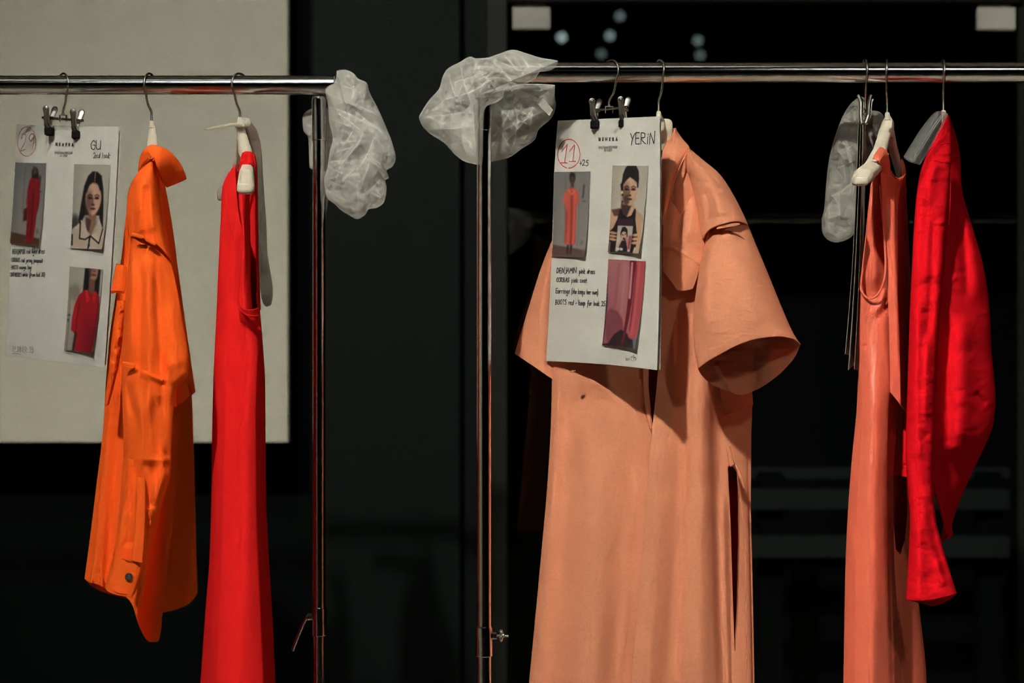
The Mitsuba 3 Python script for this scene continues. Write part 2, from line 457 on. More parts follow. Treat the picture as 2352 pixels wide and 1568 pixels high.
YK = 4.35
bn = thing('bench', 'dim grey stepped bench standing in the dark behind the glass door', 'bench')
for (y0_, y1_, dy_) in ((1074, 1102, 0.10), (1124, 1172, 0.0), (1232, 1282, -0.06)):
    obj('board', rbox_px(1700, 2322, y0_, y1_, YK + dy_, YK + dy_ + 0.05, 0.004), 'bench_grey', bn, False)
for u_ in (1780, 2290):
    a = P(u_, 0, YK)[0]
    obj('leg', box(a - 0.03, a + 0.03, YK + 0.06, YK + 0.10, 0.0, P(0, 1090, YK)[2], 0.003), 'black_wall', bn, False)

# ---------------------------------------------------------------- track spotlights on the ceiling
def spotlight(pos, target, r, L, tint, label, snoot=0.10, group=None):
    pos, target = np.array(pos, float), np.array(target, float)
    d = (target - pos) / np.linalg.norm(target - pos)
    k = thing('track_spotlight', label, 'spotlight', group)
    obj('housing', orient(lathe_z([(0.0, -0.10), (r * 0.8, -0.10), (r + 0.012, -0.06), (r + 0.014, snoot), (r + 0.006, snoot), (r + 0.006, -0.01), (0.0, -0.01)]), d, pos), 'lamp_black', k, 30)
    obj('arm', tube([pos - d * 0.06, np.array([pos[0], pos[1], 3.5])], 0.008, 8), 'lamp_black', k)
    disc = orient(trimesh.creation.cylinder(r, 0.004, sections=32), d, pos)
    kk = key_for('bulb', k)
    scene[kk] = mikit.ply(disc, 'lamp_black', emitter={'type': 'area', 'radiance': {'type': 'rgb', 'value': [float(x) for x in np.array(tint) * L]}})
    return k


for n_, (p_, t_, r_, L_, sn_) in enumerate(SPOTS):
    spotlight(p_, t_, r_, L_, WARM, ('warm track spotlight aimed at the pink coat', 'warm track spotlight aimed at the beige board', 'dimmed track spotlight aimed across the racks from the right', 'warm track spotlight pointing down at the floor on the left', 'warm track spotlight pointing down at the floor on the right', 'track spotlight washing the pale side wall, nearer one', 'track spotlight washing the pale side wall, farther one')[n_], sn_)
ys = 1.12
st = thing('strip_lamp', 'long thin white strip lamp running along the ceiling in front of the racks', 'lamp')
obj('housing', box(-2.3, 0.60, ys - 0.025, ys + 0.025, 3.45, 3.5), 'lamp_black', st, False)
scene[key_for('tube', st)] = mikit.ply(box(-2.28, 0.58, ys - 0.012, ys + 0.012, 3.438, 3.448), 'lamp_black', emitter={'type': 'area', 'radiance': {'type': 'rgb', 'value': [7.0, 6.8, 6.6]}})
# small lamps at the far end of the room, seen as soft dots mirrored in the glass
yl = -3.6
vd = 2 * YG - yl
for (u, v, L, where) in ((1290, 86, 2.3, 'brightest and leftmost'), (1401, 82, 1.3, 'second brightest, near the middle of the left four'), (1424, 37, 0.8, 'topmost'), (1381, 124, 0.5, 'faintest, lowest of the left four'), (1603, 93, 0.8, 'upper of the right pair'), (1608, 127, 0.6, 'lower of the right pair')):
    q = P(u, v, vd)
    pos = np.array([q[0], yl, q[2]])
    k = thing('ceiling_lamp', 'small round lamp mirrored in the glass, ' + where, 'lamp', 'small lamps mirrored in the glass')
    kk = key_for('bulb', k)
    scene[kk] = mikit.ply(trimesh.creation.icosphere(3, 0.028).apply_translation(pos), 'lamp_black', emitter={'type': 'area', 'radiance': {'type': 'rgb', 'value': [float(x) for x in COOL * L]}})
    obj('cable', tube([pos + [0, 0, 0.028], [pos[0], pos[1], 3.5]] if pos[2] < 3.47 else [pos, [pos[0], pos[1], pos[2] + 0.02]], 0.004, 6), 'lamp_black', k)

# ---------------------------------------------------------------- racks
DL, DR = 2.36, 2.20
ZL, ZR = P(0, 195.5, DL)[2], P(0, 166, DR)[2]
RR = 0.0122
RAIL_D = {ZL: DL, ZR: DR}


def rack(label, D, z, x_end, x_other, px_pole, w_top, w_low, y_joint, y_collar, rail_px_end, handle):
    k = thing('clothes_rack', label, 'clothes rack')
    obj('rail', orient(lathe_z([(0, 0), (RR - 0.001, 0), (RR, 0.001), (RR, abs(x_other - x_end) - 0.001), (RR - 0.001, abs(x_other - x_end)), (0, abs(x_other - x_end))], 48), [np.sign(x_other - x_end), 0, 0], [x_end, D, z]), 'chrome', k, 30)
    xp = (px_pole - CX) / F * D
    m = lambda w: w / F * D / 2
    zj, zc0, zc1 = P(0, y_joint, D)[2], P(0, y_collar[0], D)[2], P(0, y_collar[1], D)[2]
    ztop = z - RR - 0.0005
    for x, main in ((xp, True), (x_other - np.sign(x_other - x_end) * 0.03, False)):
        obj('pole', lathe_z([(0, 0.05), (m(w_low), 0.05), (m(w_low), zc1), (m(w_low), zj), (0, zj)], 40).apply_translation((x, D, 0)), 'chrome', k, 30)
        obj('top_sleeve', lathe_z([(m(w_top), zj), (m(w_top) + 0.0003, zj + 0.0006), (m(w_top), zj + 0.0012), (m(w_top), ztop - 0.006), (m(w_top) * 0.86, ztop - 0.0025), (m(w_top) * 0.45, ztop - 0.0005), (0, ztop)], 40).apply_translation((x, D, 0)), 'chrome', k, 35)
        rc = m(w_low) + 0.0014
        obj('collar', lathe_z([(m(w_low), zc1), (rc, zc1), (rc + 0.0003, zc1 + 0.0006), (rc, zc1 + 0.002), (rc, zc0 - 0.003), (rc - 0.0012, zc0), (m(w_low), zc0)], 40).apply_translation((x, D, 0)), 'chrome', k, 35)
        obj('foot', tube([[x, D - 0.27, 0.045], [x, D - 0.24, 0.05], [x, D + 0.24, 0.05], [x, D + 0.27, 0.045]], 0.014, 16), 'chrome', k)
        for s in (-1, 1):
            obj('caster', orient(trimesh.creation.cylinder(0.024, 0.02, sections=24), [1, 0, 0], [x, D + s * 0.25, 0.024]), 'black_rubber', k, 30)
    obj('base_bar', tube([[xp, D, 0.09], [x_other, D, 0.09]], 0.012, 16), 'chrome', k)
    handle(k, D)
    return k


def handle_lever(k, D):
    pts = [P(u, v, D - 0.004) for u, v in ((719, 1416), (710, 1415), (704, 1420), (697, 1432), (684, 1462), (672, 1494))]
    h = obj('locking_lever', tube(smooth_path(pts, 40), 0.0021, 12), 'chrome', k, label='bent chrome locking lever')
    obj('nut', orient(trimesh.creation.cylinder(0.0042, 0.006, sections=6), [1, 0, 0.1], P(712, 1416, D - 0.004)), 'chrome', h, False)


def handle_bolt(k, D):
    b = obj('wing_bolt', tube([P(1128, 1459, D), P(1168, 1460, D)], 0.0016, 10), 'steel_wire', k, label='small steel wing bolt')
    obj('nut', orient(trimesh.creation.cylinder(0.0046, 0.005, sections=6), [1, 0, 0], P(1136, 1459, D)), 'steel_wire', b, False)
    w = [trimesh.creation.icosphere(2, 0.0036).apply_scale([0.7, 1, 1.35]).apply_translation(P(1151, 1459 + s * 5, D)) for s in (-1, 1)]
    obj('wing', cat(*w, orient(trimesh.creation.cylinder(0.003, 0.006, sections=12), [1, 0, 0], P(1152, 1459, D))), 'steel_wire', b, 40)


xa = (770 - CX) / F * DL
rackL = rack('chrome clothes rack at left holding the orange shirt and red dress', DL, ZL, xa, xa - 1.5, 733, 33, 29, 323, (1394, 1459), 770, handle_lever)
xa = (1078 - CX) / F * DR
rackR = rack('chrome clothes rack at right holding the pink coat and red jacket', DR, ZR, xa, xa + 1.5, 1112, 33, 33, 301, (1438, 1506), 1078, handle_bolt)


# ---------------------------------------------------------------- hanger hooks
def hook_path(px_shaft, py_end, D, z, alpha, dx=0.0, R=0.0146):
    """Wire from the hanger's neck up and over the rail. alpha: turn of the hook's plane from the depth axis."""
    xs = (px_shaft - CX) / F * D
    ax = np.array([math.sin(alpha), -math.cos(alpha), 0])
    c = np.array([xs + dx, D, z])
    zb = P(0, py_end, D)[2]
    pts = [np.array([xs, D, zb]), np.array([xs, D, zb + 0.25 * (z - 0.036 - zb)]), np.array([xs, D, z - 0.036]), c + ax * 0.006 + [0, 0, -0.024]]
    for th in np.radians(np.linspace(-38, 205, 26)):
        pts.append(c + ax * R * math.cos(th) + [0, 0, R * math.sin(th)])
    return smooth_path(pts, 90)


# ---------------------------------------------------------------- look sheets: paper with photographs and writing
class Sheet:
    def __init__(s, left, right, top, bottom, D0, ripple, seed):
        g = coons(top, bottom, left, right, 150, 110)
        s.x, s.y = g[..., 0], g[..., 1]
        v, u = np.meshgrid(np.linspace(0, 1, 150), np.linspace(0, 1, 110), indexing='ij')
        s.d = D0 + g[..., 2] + ripple * (0.0022 * np.sin(u * 9 + 1.2 * v + seed) * v + 0.0035 * np.sin(v * 5 + seed) * v + 0.004 * v * v * (u - 0.5) ** 2 * 4)
        s.v3 = P(s.x, s.y, s.d)
        n = np.cross(np.gradient(s.v3, axis=1), np.gradient(s.v3, axis=0))
        n /= np.linalg.norm(n, axis=-1, keepdims=True)
        s.n = n if n[60, 60, 1] < 0 else -n
        from scipy.interpolate import RegularGridInterpolator as RGI
        s.f = RGI((np.linspace(0, 1, 150), np.linspace(0, 1, 110)), np.concatenate([s.v3, s.n], -1), bounds_error=False, fill_value=None)

    def uv(s, px, py):
        i, j = np.unravel_index(np.argmin((s.x - px) ** 2 + (s.y - py) ** 2), s.x.shape)
        i, j = min(max(i, 1), 148), min(max(j, 1), 108)
        J = np.array([[s.x[i, j + 1] - s.x[i, j - 1], s.x[i + 1, j] - s.x[i - 1, j]], [s.y[i, j + 1] - s.y[i, j - 1], s.y[i + 1, j] - s.y[i - 1, j]]]) / 2
        a = np.linalg.solve(J, [px - s.x[i, j], py - s.y[i, j]])
        return np.array([(j + a[0]) / 109, (i + a[1]) / 149])

    def at(s, u, v, off):
        q = s.f(np.stack([np.asarray(v, float), np.asarray(u, float)], -1))
        return q[..., :3] + q[..., 3:] * np.asarray(off)[..., None]

    def mesh(s): return slab(s.v3, 0.00025)

    def strokes(s, lines, w, off=0.0004):
        """Pen lines (lists of uv points) as thin ribbons lying on the paper."""
        ms = []
        for l in lines:
            l = np.asarray(l, float)
            if len(l) < 2: continue
            m = np.array([0.21, 0.297])
            q = l * m
            t = np.gradient(q, axis=0)
            t /= np.linalg.norm(t, axis=1, keepdims=True) + 1e-12
            nn = np.stack([-t[:, 1], t[:, 0]], -1) * w / 2
            q = np.vstack([q[0] - t[0] * w * 0.4, q[1:-1], q[-1] + t[-1] * w * 0.4]) if len(q) > 2 else q
            a, b = (q + nn) / m, (q - nn) / m
            va, vb = s.at(a[:, 0], a[:, 1], np.full(len(a), off)), s.at(b[:, 0], b[:, 1], np.full(len(b), off))
            k = len(a)
            i = np.arange(k - 1)
            ms.append(trimesh.Trimesh(np.vstack([va, vb]), np.vstack([np.stack([i, i + 1, i + k + 1], -1), np.stack([i, i + k + 1, i + k], -1)]), process=False))
        return cat(*ms)

    def type_on(s, text, p0, p1, bold, off=0.0004):
        """Printed lettering running from p0 to p1 (pixels of its base line)."""
        m = meshkit.text_mesh(text, 1.0, 0.02, bold=bold)
        w = m.vertices[:, 0].max()
        a, b = s.uv(*p0), s.uv(*p1)
        du = (b - a) / w
        scale = np.linalg.norm(du * [0.21, 0.297])
        vv = a + m.vertices[:, :1] * du + m.vertices[:, 1:2] * np.array([0, -scale / 0.297]) * TYPE_TALL
        return trimesh.Trimesh(s.at(vv[:, 0], vv[:, 1], off + 0.0002 * (m.vertices[:, 2] > 0.01)), m.faces, process=False)


TYPE_TALL = 1.0
# one-line handwriting: glyph = width, strokes on a grid where capitals are 10 tall
G = {
 'A': (6, ['0,0 3,10 6,0', '1,4 5,4']), 'B': (6, ['0,0 0,10 4,9 4,6 0,5 5,4 5,1 0,0']), 'C': (6, ['6,8 3,10 0,6 1,1 4,0 6,1']), 'D': (6, ['0,0 0,10 4,8 6,4 4,1 0,0']),
 'E': (5, ['5,10 0,10 0,0 5,0', '0,5 4,5']), 'G': (6, ['6,8 3,10 0,6 1,1 4,0 6,2 6,5 3,5']), 'H': (6, ['0,0 0,10', '6,0 6,10', '0,5 6,5']), 'I': (1.5, ['1,0 1,10']),
 'J': (4, ['4,10 4,1 2,-2 0,-1']), 'M': (7, ['0,0 1,10 3.5,4 6,10 7,0']), 'N': (6, ['0,0 0,10 6,0 6,11']), 'O': (6, ['3,10 0,6 1,1 4,0 6,4 5,9 3,10']), 'K': (5, ['0,0 0,10', '5,10 0,4 5,0']),
 'R': (6, ['0,0 0,10 5,9 5,6 0,5 6,0']), 'S': (5, ['5,9 2,10 0,8 5,3 3,0 0,1']), 'T': (6, ['0,10 6,10', '3,10 3,0']), 'U': (6, ['0,10 0,3 2,0 5,1 6,4 6,10 6,0']), 'Y': (6, ['0,10 3,5', '6,10 3,5 2,0']), 'F': (5, ['5,10 0,10 0,0', '0,5 4,5']), 'P': (5, ['0,0 0,10 5,9 5,5 0,5']), 'L': (5, ['0,10 0,0 5,0']),
 'a': (4.5, ['4,5 1,6 0,3 1,0 3,1 4,5 4,0 4.5,0']), 'b': (4.5, ['0,10 0,0 3,0 4,3 2,5.5 0,4']), 'c': (4, ['4,5 1,6 0,3 1,0 4,1']), 'd': (4.5, ['4,5 1,5 0,2 1,0 3,1 4,10 4,0']), 'e': (4, ['0,3 4,4 2.5,6 0,4 0,1 2,0 4,1']),
 'f': (3.5, ['4,9 2.5,10 1.5,7 1,-4', '0,5 3.5,5']), 'g': (4.5, ['4,5 1,6 0,3 2,1 4,5 4,-3 2,-5 0,-3']), 'h': (4.5, ['0,10 0,0 0,4 3,6 4,4 4,0']), 'i': (1.5, ['0.7,6 0.7,0', '0.7,8 0.9,8.6']), 'j': (2.5, ['2,6 2,-3 0,-4', '2,8 2.2,8.6']), 'k': (4.5, ['0,10 0,0', '4,6 0,3 4.5,0']),
 'l': (1.5, ['0.5,10 0.5,0']), 'm': (7, ['0,0 0,6 0,4 2,6 3.5,4 3.5,0 3.5,4 5.5,6 7,4 7,0']), 'n': (4.5, ['0,0 0,6 0,4 3,6 4,4 4,0']), 'o': (4.5, ['2,6 0,3 2,0 4,3 2,6']), 'p': (4.5, ['0,6 0,-5', '0,4 2,6 4,3 2,0 0,1']), 'r': (3.5, ['0,6 0,0 0,4 2,6 3.5,5.5']),
 's': (3.5, ['3.5,5.5 1,6 0.5,4 3,2 2,0 0,0.5']), 't': (3.5, ['1.5,9 1.5,1 3,0', '0,6 3.5,6']), 'u': (4.5, ['0,6 0,2 2,0 4,3 4,6 4,0']), 'w': (6, ['0,6 1.5,0 3,5 4.5,0 6,6']), 'x': (4, ['0,6 4,0', '4,6 0,0']), 'y': (4.5, ['0,6 0,2 2,1 4,3 4,6 4,-3 1,-5']), 'z': (4, ['0,6 4,6 0,0 4,0']),
 '0': (5, ['2.5,10 0,6 1,1 4,0 5,5 4,9 2.5,10']), '1': (4.5, ['0,6 3,10 3,0', '0.5,0 5,0']), '2': (5, ['0,7 1,10 4,9 4,6 0,0 5,1']), '5': (5, ['5,10 1,10 0.5,6 4,6 5,2 2,0 0,1']), '9': (5, ['5,9 2,10 0,7 2,5 4.5,8 5,9 4,0']),
 '+': (5, ['0,4 5,4', '2.5,7 2.5,1']), '-': (4, ['0,3.5 3.5,3.8']), '(': (2.5, ['2.5,11 0.5,7 0.5,2 2.5,-3']), ')': (2.5, ['0,11 2,7 2,2 0,-3']), ' ': (3.5, []), ',': (2, ['1,1 0.4,-2'])}


def write(sh, text, p0, p1, tall_px, seed=0, wob=0.35):
    """Handwriting from p0 to p1 (pixels of its base line), capitals tall_px high."""
    rng = random.Random(seed)
    total = sum(G[c][0] + 1.8 for c in text)
    a, b = sh.uv(*p0), sh.uv(*p1)
    up = sh.uv(p0[0], p0[1] - tall_px) - a
    up = np.array([0, up[1]])
    x, out = 0, []
    for c in text:
        w, st = G[c]
        jy, jx = rng.uniform(-wob, wob), rng.uniform(-wob, wob)
        sl = rng.uniform(-0.02, 0.07)
        for k in st:
            q = np.array([[float(t) for t in z.split(',')] for z in k.split()])
            if len(q) > 2:
                s_ = np.r_[0, np.cumsum(np.hypot(*np.diff(q, axis=0).T) + 1e-6)]
                fine = PchipInterpolator(s_, q, axis=0)(np.linspace(0, s_[-1], 5 * len(q)))
                lin_ = np.stack([np.interp(np.linspace(0, s_[-1], 5 * len(q)), s_, q[:, i]) for i in (0, 1)], -1)
                q = 0.6 * fine + 0.4 * lin_
            else:
                q = q[0] + (q[1] - q[0]) * np.linspace(0, 1, 4)[:, None]
            X = (x + q[:, 0] + sl * q[:, 1] * 2 + jx * 0.5) / total
            out.append(a + X[:, None] * (b - a) + (q[:, 1:2] + jy) / 10 * up)
        x += w + 1.8
    return out


def ring(sh, cx, cy, rx, ry, tail=0.0, n=70, a0=80, sweep=352):
    t = np.radians(a0 + np.linspace(0, sweep, n))
    return np.array([sh.uv(cx + rx * (1 + 0.02 * math.sin(3 * q)) * math.cos(q), cy + ry * (1 + tail * math.cos(2 * q)) * math.sin(q)) for q in t])


class Pic:
    """A printed photograph: colours painted on a fine grid, one colour per grid point; x, y run 0..1 across and down."""
    def __init__(s, w, h, top, bottom):
        s.h, s.w = h, w
        s.y, s.x = np.meshgrid(np.linspace(0, 1, h), np.linspace(0, 1, w), indexing='ij')
        s.asp = h / w
        s.c = np.array(top, float) + (np.array(bottom, float) - np.array(top, float)) * s.y[..., None]

    def mix(s, a, col): s.c = s.c * (1 - a[..., None]) + np.array(col, float) * a[..., None]

    def poly(s, pts, col, blur=0.012, op=1.0):
        pts = list(pts)
        d, _, _ = seg_dist(s.x, s.y * s.asp, [(x, y * s.asp) for x, y in pts + pts[:1]])
        d = np.where(inside(s.x, s.y, pts), d, -d)
        s.mix(ss(-blur, blur, d) * op, col)
        return s

    def ell(s, cx, cy, rx, ry, col, blur=0.12, op=1.0, rot=0):
        dx, dy = s.x - cx, (s.y - cy) * s.asp
        c, n = math.cos(rot), math.sin(rot)
        e = np.hypot((dx * c + dy * n) / rx, (-dx * n + dy * c) / (ry * s.asp))
        s.mix((1 - ss(1 - blur, 1 + blur, e)) * op, col)
        return s

    def line(s, pts, w, col, op=1.0):
        d, _, _ = seg_dist(s.x, s.y * s.asp, [(x, y * s.asp) for x, y in pts])
        s.mix((1 - ss(w * 0.5, w * 1.1, d)) * op, col)
        return s

    def grad(s, fn, col):
        s.mix(np.clip(fn(s.x, s.y), 0, 1), col)
        return s

    def rgb(s):
        from scipy.ndimage import gaussian_filter
        c = np.clip(gaussian_filter(s.c, (1.1, 0.9, 0)) * 0.76, 0, 255) / 255
        return np.where(c <= 0.04045, c / 12.92, ((c + 0.055) / 1.055) ** 2.4).reshape(-1, 3)


def place_pic(sh, pic, corners, curl, parent, label, edge=False):
    """Fixes a printed photograph to the sheet; its lower edge lifts by curl metres."""
    q = [sh.uv(*c) for c in corners]                    # tl, tr, br, bl
    h, w = pic.h, pic.w
    v, u = np.meshgrid(np.linspace(0, 1, h), np.linspace(0, 1, w), indexing='ij')
    uv = ((1 - u) * (1 - v))[..., None] * q[0] + (u * (1 - v))[..., None] * q[1] + (u * v)[..., None] * q[2] + ((1 - u) * v)[..., None] * q[3]
    off = 0.0006 + curl * (v ** 4 * (0.4 + 0.6 * u) + 0.5 * u ** 5 * v)
    front = sh.at(uv[..., 0], uv[..., 1], off)
    back = sh.at(uv[..., 0], uv[..., 1], off - 0.0003)
    N = h * w
    f = np.vstack([quads(h, w)])
    k = obj('photograph', trimesh.Trimesh(front.reshape(-1, 3), np.vstack([f[:, [0, 1, 2]], f[:, [0, 2, 3]]]), process=False), 'print', parent, True, label, color=pic.rgb())
    obj('backing', slab(back[::4, ::4], 0.0002), 'paper', k)
    return k


# ---- photographs
def pic_standing(dress, face, legs, tall):
    p = Pic(84, 190, (98, 96, 98), (120, 114, 112))
    p.grad(lambda x, y: ss(0.30, 0.0, x) * 0.35, (70, 70, 74))
    p.poly([(0, 0.86), (1, 0.92), (1, 1), (0, 1)], (66, 40, 32), 0.01)
    p.line([(0.33, 0.05), (0.33, 0.62)], 0.01, (60, 60, 62), 0.6).line([(0.72, 0.2), (0.72, 0.9)], 0.012, (72, 70, 70), 0.6)
    p.line([(0.84, 0.16), (0.82, 0.3)], 0.035, (44, 38, 40)).line([(0.80, 0.345), (0.90, 0.345)], 0.02, (40, 50, 66)).ell(0.86, 0.83, 0.05, 0.03, (70, 66, 62), 0.4, 0.6)
    return p


def pic_left_stand():
    p = pic_standing(0, 0, 0, 0)
    p.poly([(0.54, 0.10), (0.62, 0.04), (0.74, 0.07), (0.80, 0.2), (0.57, 0.23)], (26, 20, 24), 0.03)
    p.ell(0.65, 0.10, 0.06, 0.045, (70, 48, 44), 0.3)
    p.poly([(0.50, 0.2), (0.58, 0.185), (0.74, 0.185), (0.82, 0.21), (0.86, 0.42), (0.83, 0.55), (0.78, 0.62), (0.76, 0.97), (0.50, 0.98), (0.48, 0.6), (0.43, 0.5), (0.44, 0.33)], (112, 14, 24), 0.02)
    p.poly([(0.36, 0.57), (0.47, 0.55), (0.49, 0.70), (0.36, 0.72)], (64, 14, 20), 0.02)
    p.grad(lambda x, y: np.exp(-((x - 0.64) / 0.03) ** 2) * ss(0.3, 0.4, y) * ss(0.96, 0.9, y) * 0.6, (58, 6, 14))
    p.grad(lambda x, y: np.exp(-((x - 0.54) / 0.03) ** 2) * ss(0.4, 0.6, y) * ss(0.96, 0.9, y) * 0.5, (60, 6, 14))
    return p


def pic_right_stand():
    p = pic_standing(0, 0, 0, 0)
    p.grad(lambda x, y: 0.25 + 0 * x, (128, 122, 118))
    p.poly([(0.44, 0.02), (0.50, 0.005), (0.58, 0.02), (0.60, 0.08), (0.57, 0.12), (0.45, 0.12), (0.43, 0.07)], (26, 22, 24), 0.02)
    p.ell(0.515, 0.10, 0.065, 0.05, (64, 46, 42), 0.25).poly([(0.48, 0.14), (0.55, 0.14), (0.56, 0.2), (0.47, 0.2)], (70, 48, 42), 0.02)
    p.poly([(0.40, 0.2), (0.50, 0.185), (0.62, 0.2), (0.70, 0.25), (0.73, 0.36), (0.66, 0.38), (0.65, 0.5), (0.66, 0.85), (0.56, 0.86), (0.34, 0.85), (0.34, 0.5), (0.33, 0.38), (0.25, 0.36), (0.30, 0.25)], (176, 74, 62), 0.02)
    p.poly([(0.47, 0.2), (0.54, 0.28), (0.55, 0.86), (0.50, 0.86)], (120, 36, 38), 0.02, 0.7)
    p.line([(0.42, 0.21), (0.50, 0.27), (0.60, 0.22)], 0.02, (214, 120, 100), 0.7).line([(0.60, 0.26), (0.59, 0.84)], 0.02, (200, 96, 80), 0.6)
    p.grad(lambda x, y: np.exp(-((x - 0.37) / 0.03) ** 2) * ss(0.4, 0.5, y) * ss(0.85, 0.8, y) * 0.6, (120, 40, 40))
    p.poly([(0.42, 0.86), (0.48, 0.86), (0.47, 0.97), (0.43, 0.97)], (34, 20, 20), 0.02).poly([(0.52, 0.86), (0.58, 0.86), (0.57, 0.97), (0.53, 0.97)], (34, 20, 20), 0.02)
    return p


def face(p, cx, cy, rx, ry, skin, dark, hair, tilt=0.0, strong=1.0):
    """A small frontal face: cheeks in shade at the left, brows, eyes, nose and mouth."""
    p.ell(cx, cy, rx, ry, skin, 0.10)
    p.poly([(cx - rx * 0.85, cy + ry * 0.1), (cx, cy + ry * 0.2), (cx + rx * 0.85, cy + ry * 0.1), (cx + rx * 0.55, cy + ry * 0.85), (cx, cy + ry * 1.1), (cx - rx * 0.55, cy + ry * 0.85)], skin, 0.03)
    p.ell(cx - rx * 0.55, cy + ry * 0.3, rx * 0.45, ry * 0.7, dark, 0.8, 0.75)
    p.ell(cx - rx * 0.42, cy - ry * 0.06, rx * 0.30, ry * 0.12, dark, 0.6, 0.8).ell(cx + rx * 0.42, cy - ry * 0.06, rx * 0.28, ry * 0.11, dark, 0.6, 0.7)
    for s in (-1, 1):
        p.line([(cx + s * rx * 0.72, cy - ry * 0.16), (cx + s * rx * 0.42, cy - ry * 0.27), (cx + s * rx * 0.14, cy - ry * 0.17)], 0.015 * strong, hair, 0.8)
        p.line([(cx + s * rx * 0.66, cy - ry * 0.01), (cx + s * rx * 0.42, cy - ry * 0.06), (cx + s * rx * 0.2, cy + ry * 0.01)], 0.017 * strong, (24, 16, 16), 0.9)
        p.ell(cx + s * rx * 0.43, cy, rx * 0.11, ry * 0.05, (14, 10, 12), 0.4)
    p.line([(cx - rx * 0.06, cy), (cx - rx * 0.10, cy + ry * 0.34)], 0.03 * strong, dark, 0.55)
    p.ell(cx - rx * 0.04, cy + ry * 0.40, rx * 0.24, ry * 0.08, dark, 0.5, 0.9).ell(cx, cy + ry * 0.42, rx * 0.12, ry * 0.03, (30, 18, 18), 0.5, 0.8)
    p.ell(cx, cy + ry * 0.66, rx * 0.30, ry * 0.085, (92, 50, 46), 0.4).line([(cx - rx * 0.28, cy + ry * 0.66), (cx, cy + ry * 0.645), (cx + rx * 0.28, cy + ry * 0.66)], 0.014 * strong, (36, 18, 18), 0.9)
    return p


def pic_portrait_a():
    p = Pic(100, 230, (158, 151, 142), (150, 143, 136))
    p.grad(lambda x, y: ss(0.4, 0, x) * 0.35, (124, 118, 112))
    p.ell(0.08, 0.70, 0.12, 0.10, (40, 38, 40), 0.5, 0.9)
    p.poly([(0.40, 0.14), (0.52, 0.08), (0.66, 0.085), (0.78, 0.13), (0.84, 0.28), (0.88, 0.5), (0.92, 0.75), (0.80, 0.72), (0.78, 0.6), (0.36, 0.6), (0.22, 0.72), (0.18, 0.66), (0.24, 0.45), (0.30, 0.26)], (20, 17, 20), 0.02)
    p.poly([(0.46, 0.55), (0.68, 0.55), (0.70, 0.70), (0.58, 0.84), (0.44, 0.76)], (120, 84, 70), 0.03)
    p.poly([(0.38, 0.62), (0.55, 0.66), (0.50, 0.82), (0.40, 0.76)], (52, 36, 34), 0.03, 0.85)
    face(p, 0.575, 0.40, 0.225, 0.185, (178, 140, 118), (66, 44, 40), (24, 18, 20))
    p.poly([(0.58, 0.085), (0.66, 0.16), (0.74, 0.30), (0.80, 0.30), (0.76, 0.13)], (20, 17, 20), 0.02).poly([(0.58, 0.085), (0.48, 0.18), (0.38, 0.34), (0.33, 0.32), (0.42, 0.13)], (20, 17, 20), 0.02)
    p.line([(0.60, 0.09), (0.59, 0.2)], 0.014, (150, 118, 100), 0.7)
    p.poly([(0.0, 0.78), (0.20, 0.70), (0.42, 0.76), (0.58, 0.86), (0.72, 0.72), (0.90, 0.74), (1, 0.80), (1, 1), (0, 1)], (176, 158, 142), 0.015)
    p.poly([(0.24, 0.66), (0.36, 0.68), (0.46, 0.80), (0.56, 0.85), (0.42, 0.89), (0.26, 0.88)], (196, 178, 160), 0.012).poly([(0.78, 0.63), (0.92, 0.76), (0.86, 0.93), (0.58, 0.86), (0.70, 0.78)], (200, 182, 164), 0.012)
    p.line([(0.24, 0.68), (0.25, 0.88), (0.42, 0.89), (0.56, 0.845), (0.86, 0.93), (0.92, 0.76)], 0.024, (16, 16, 22)).line([(0.55, 0.86), (0.54, 1.0)], 0.030, (16, 16, 22)).line([(0.02, 0.84), (0.04, 0.96)], 0.03, (24, 24, 28))
    p.ell(0.56, 0.96, 0.03, 0.012, (20, 18, 20), 0.3)
    return p


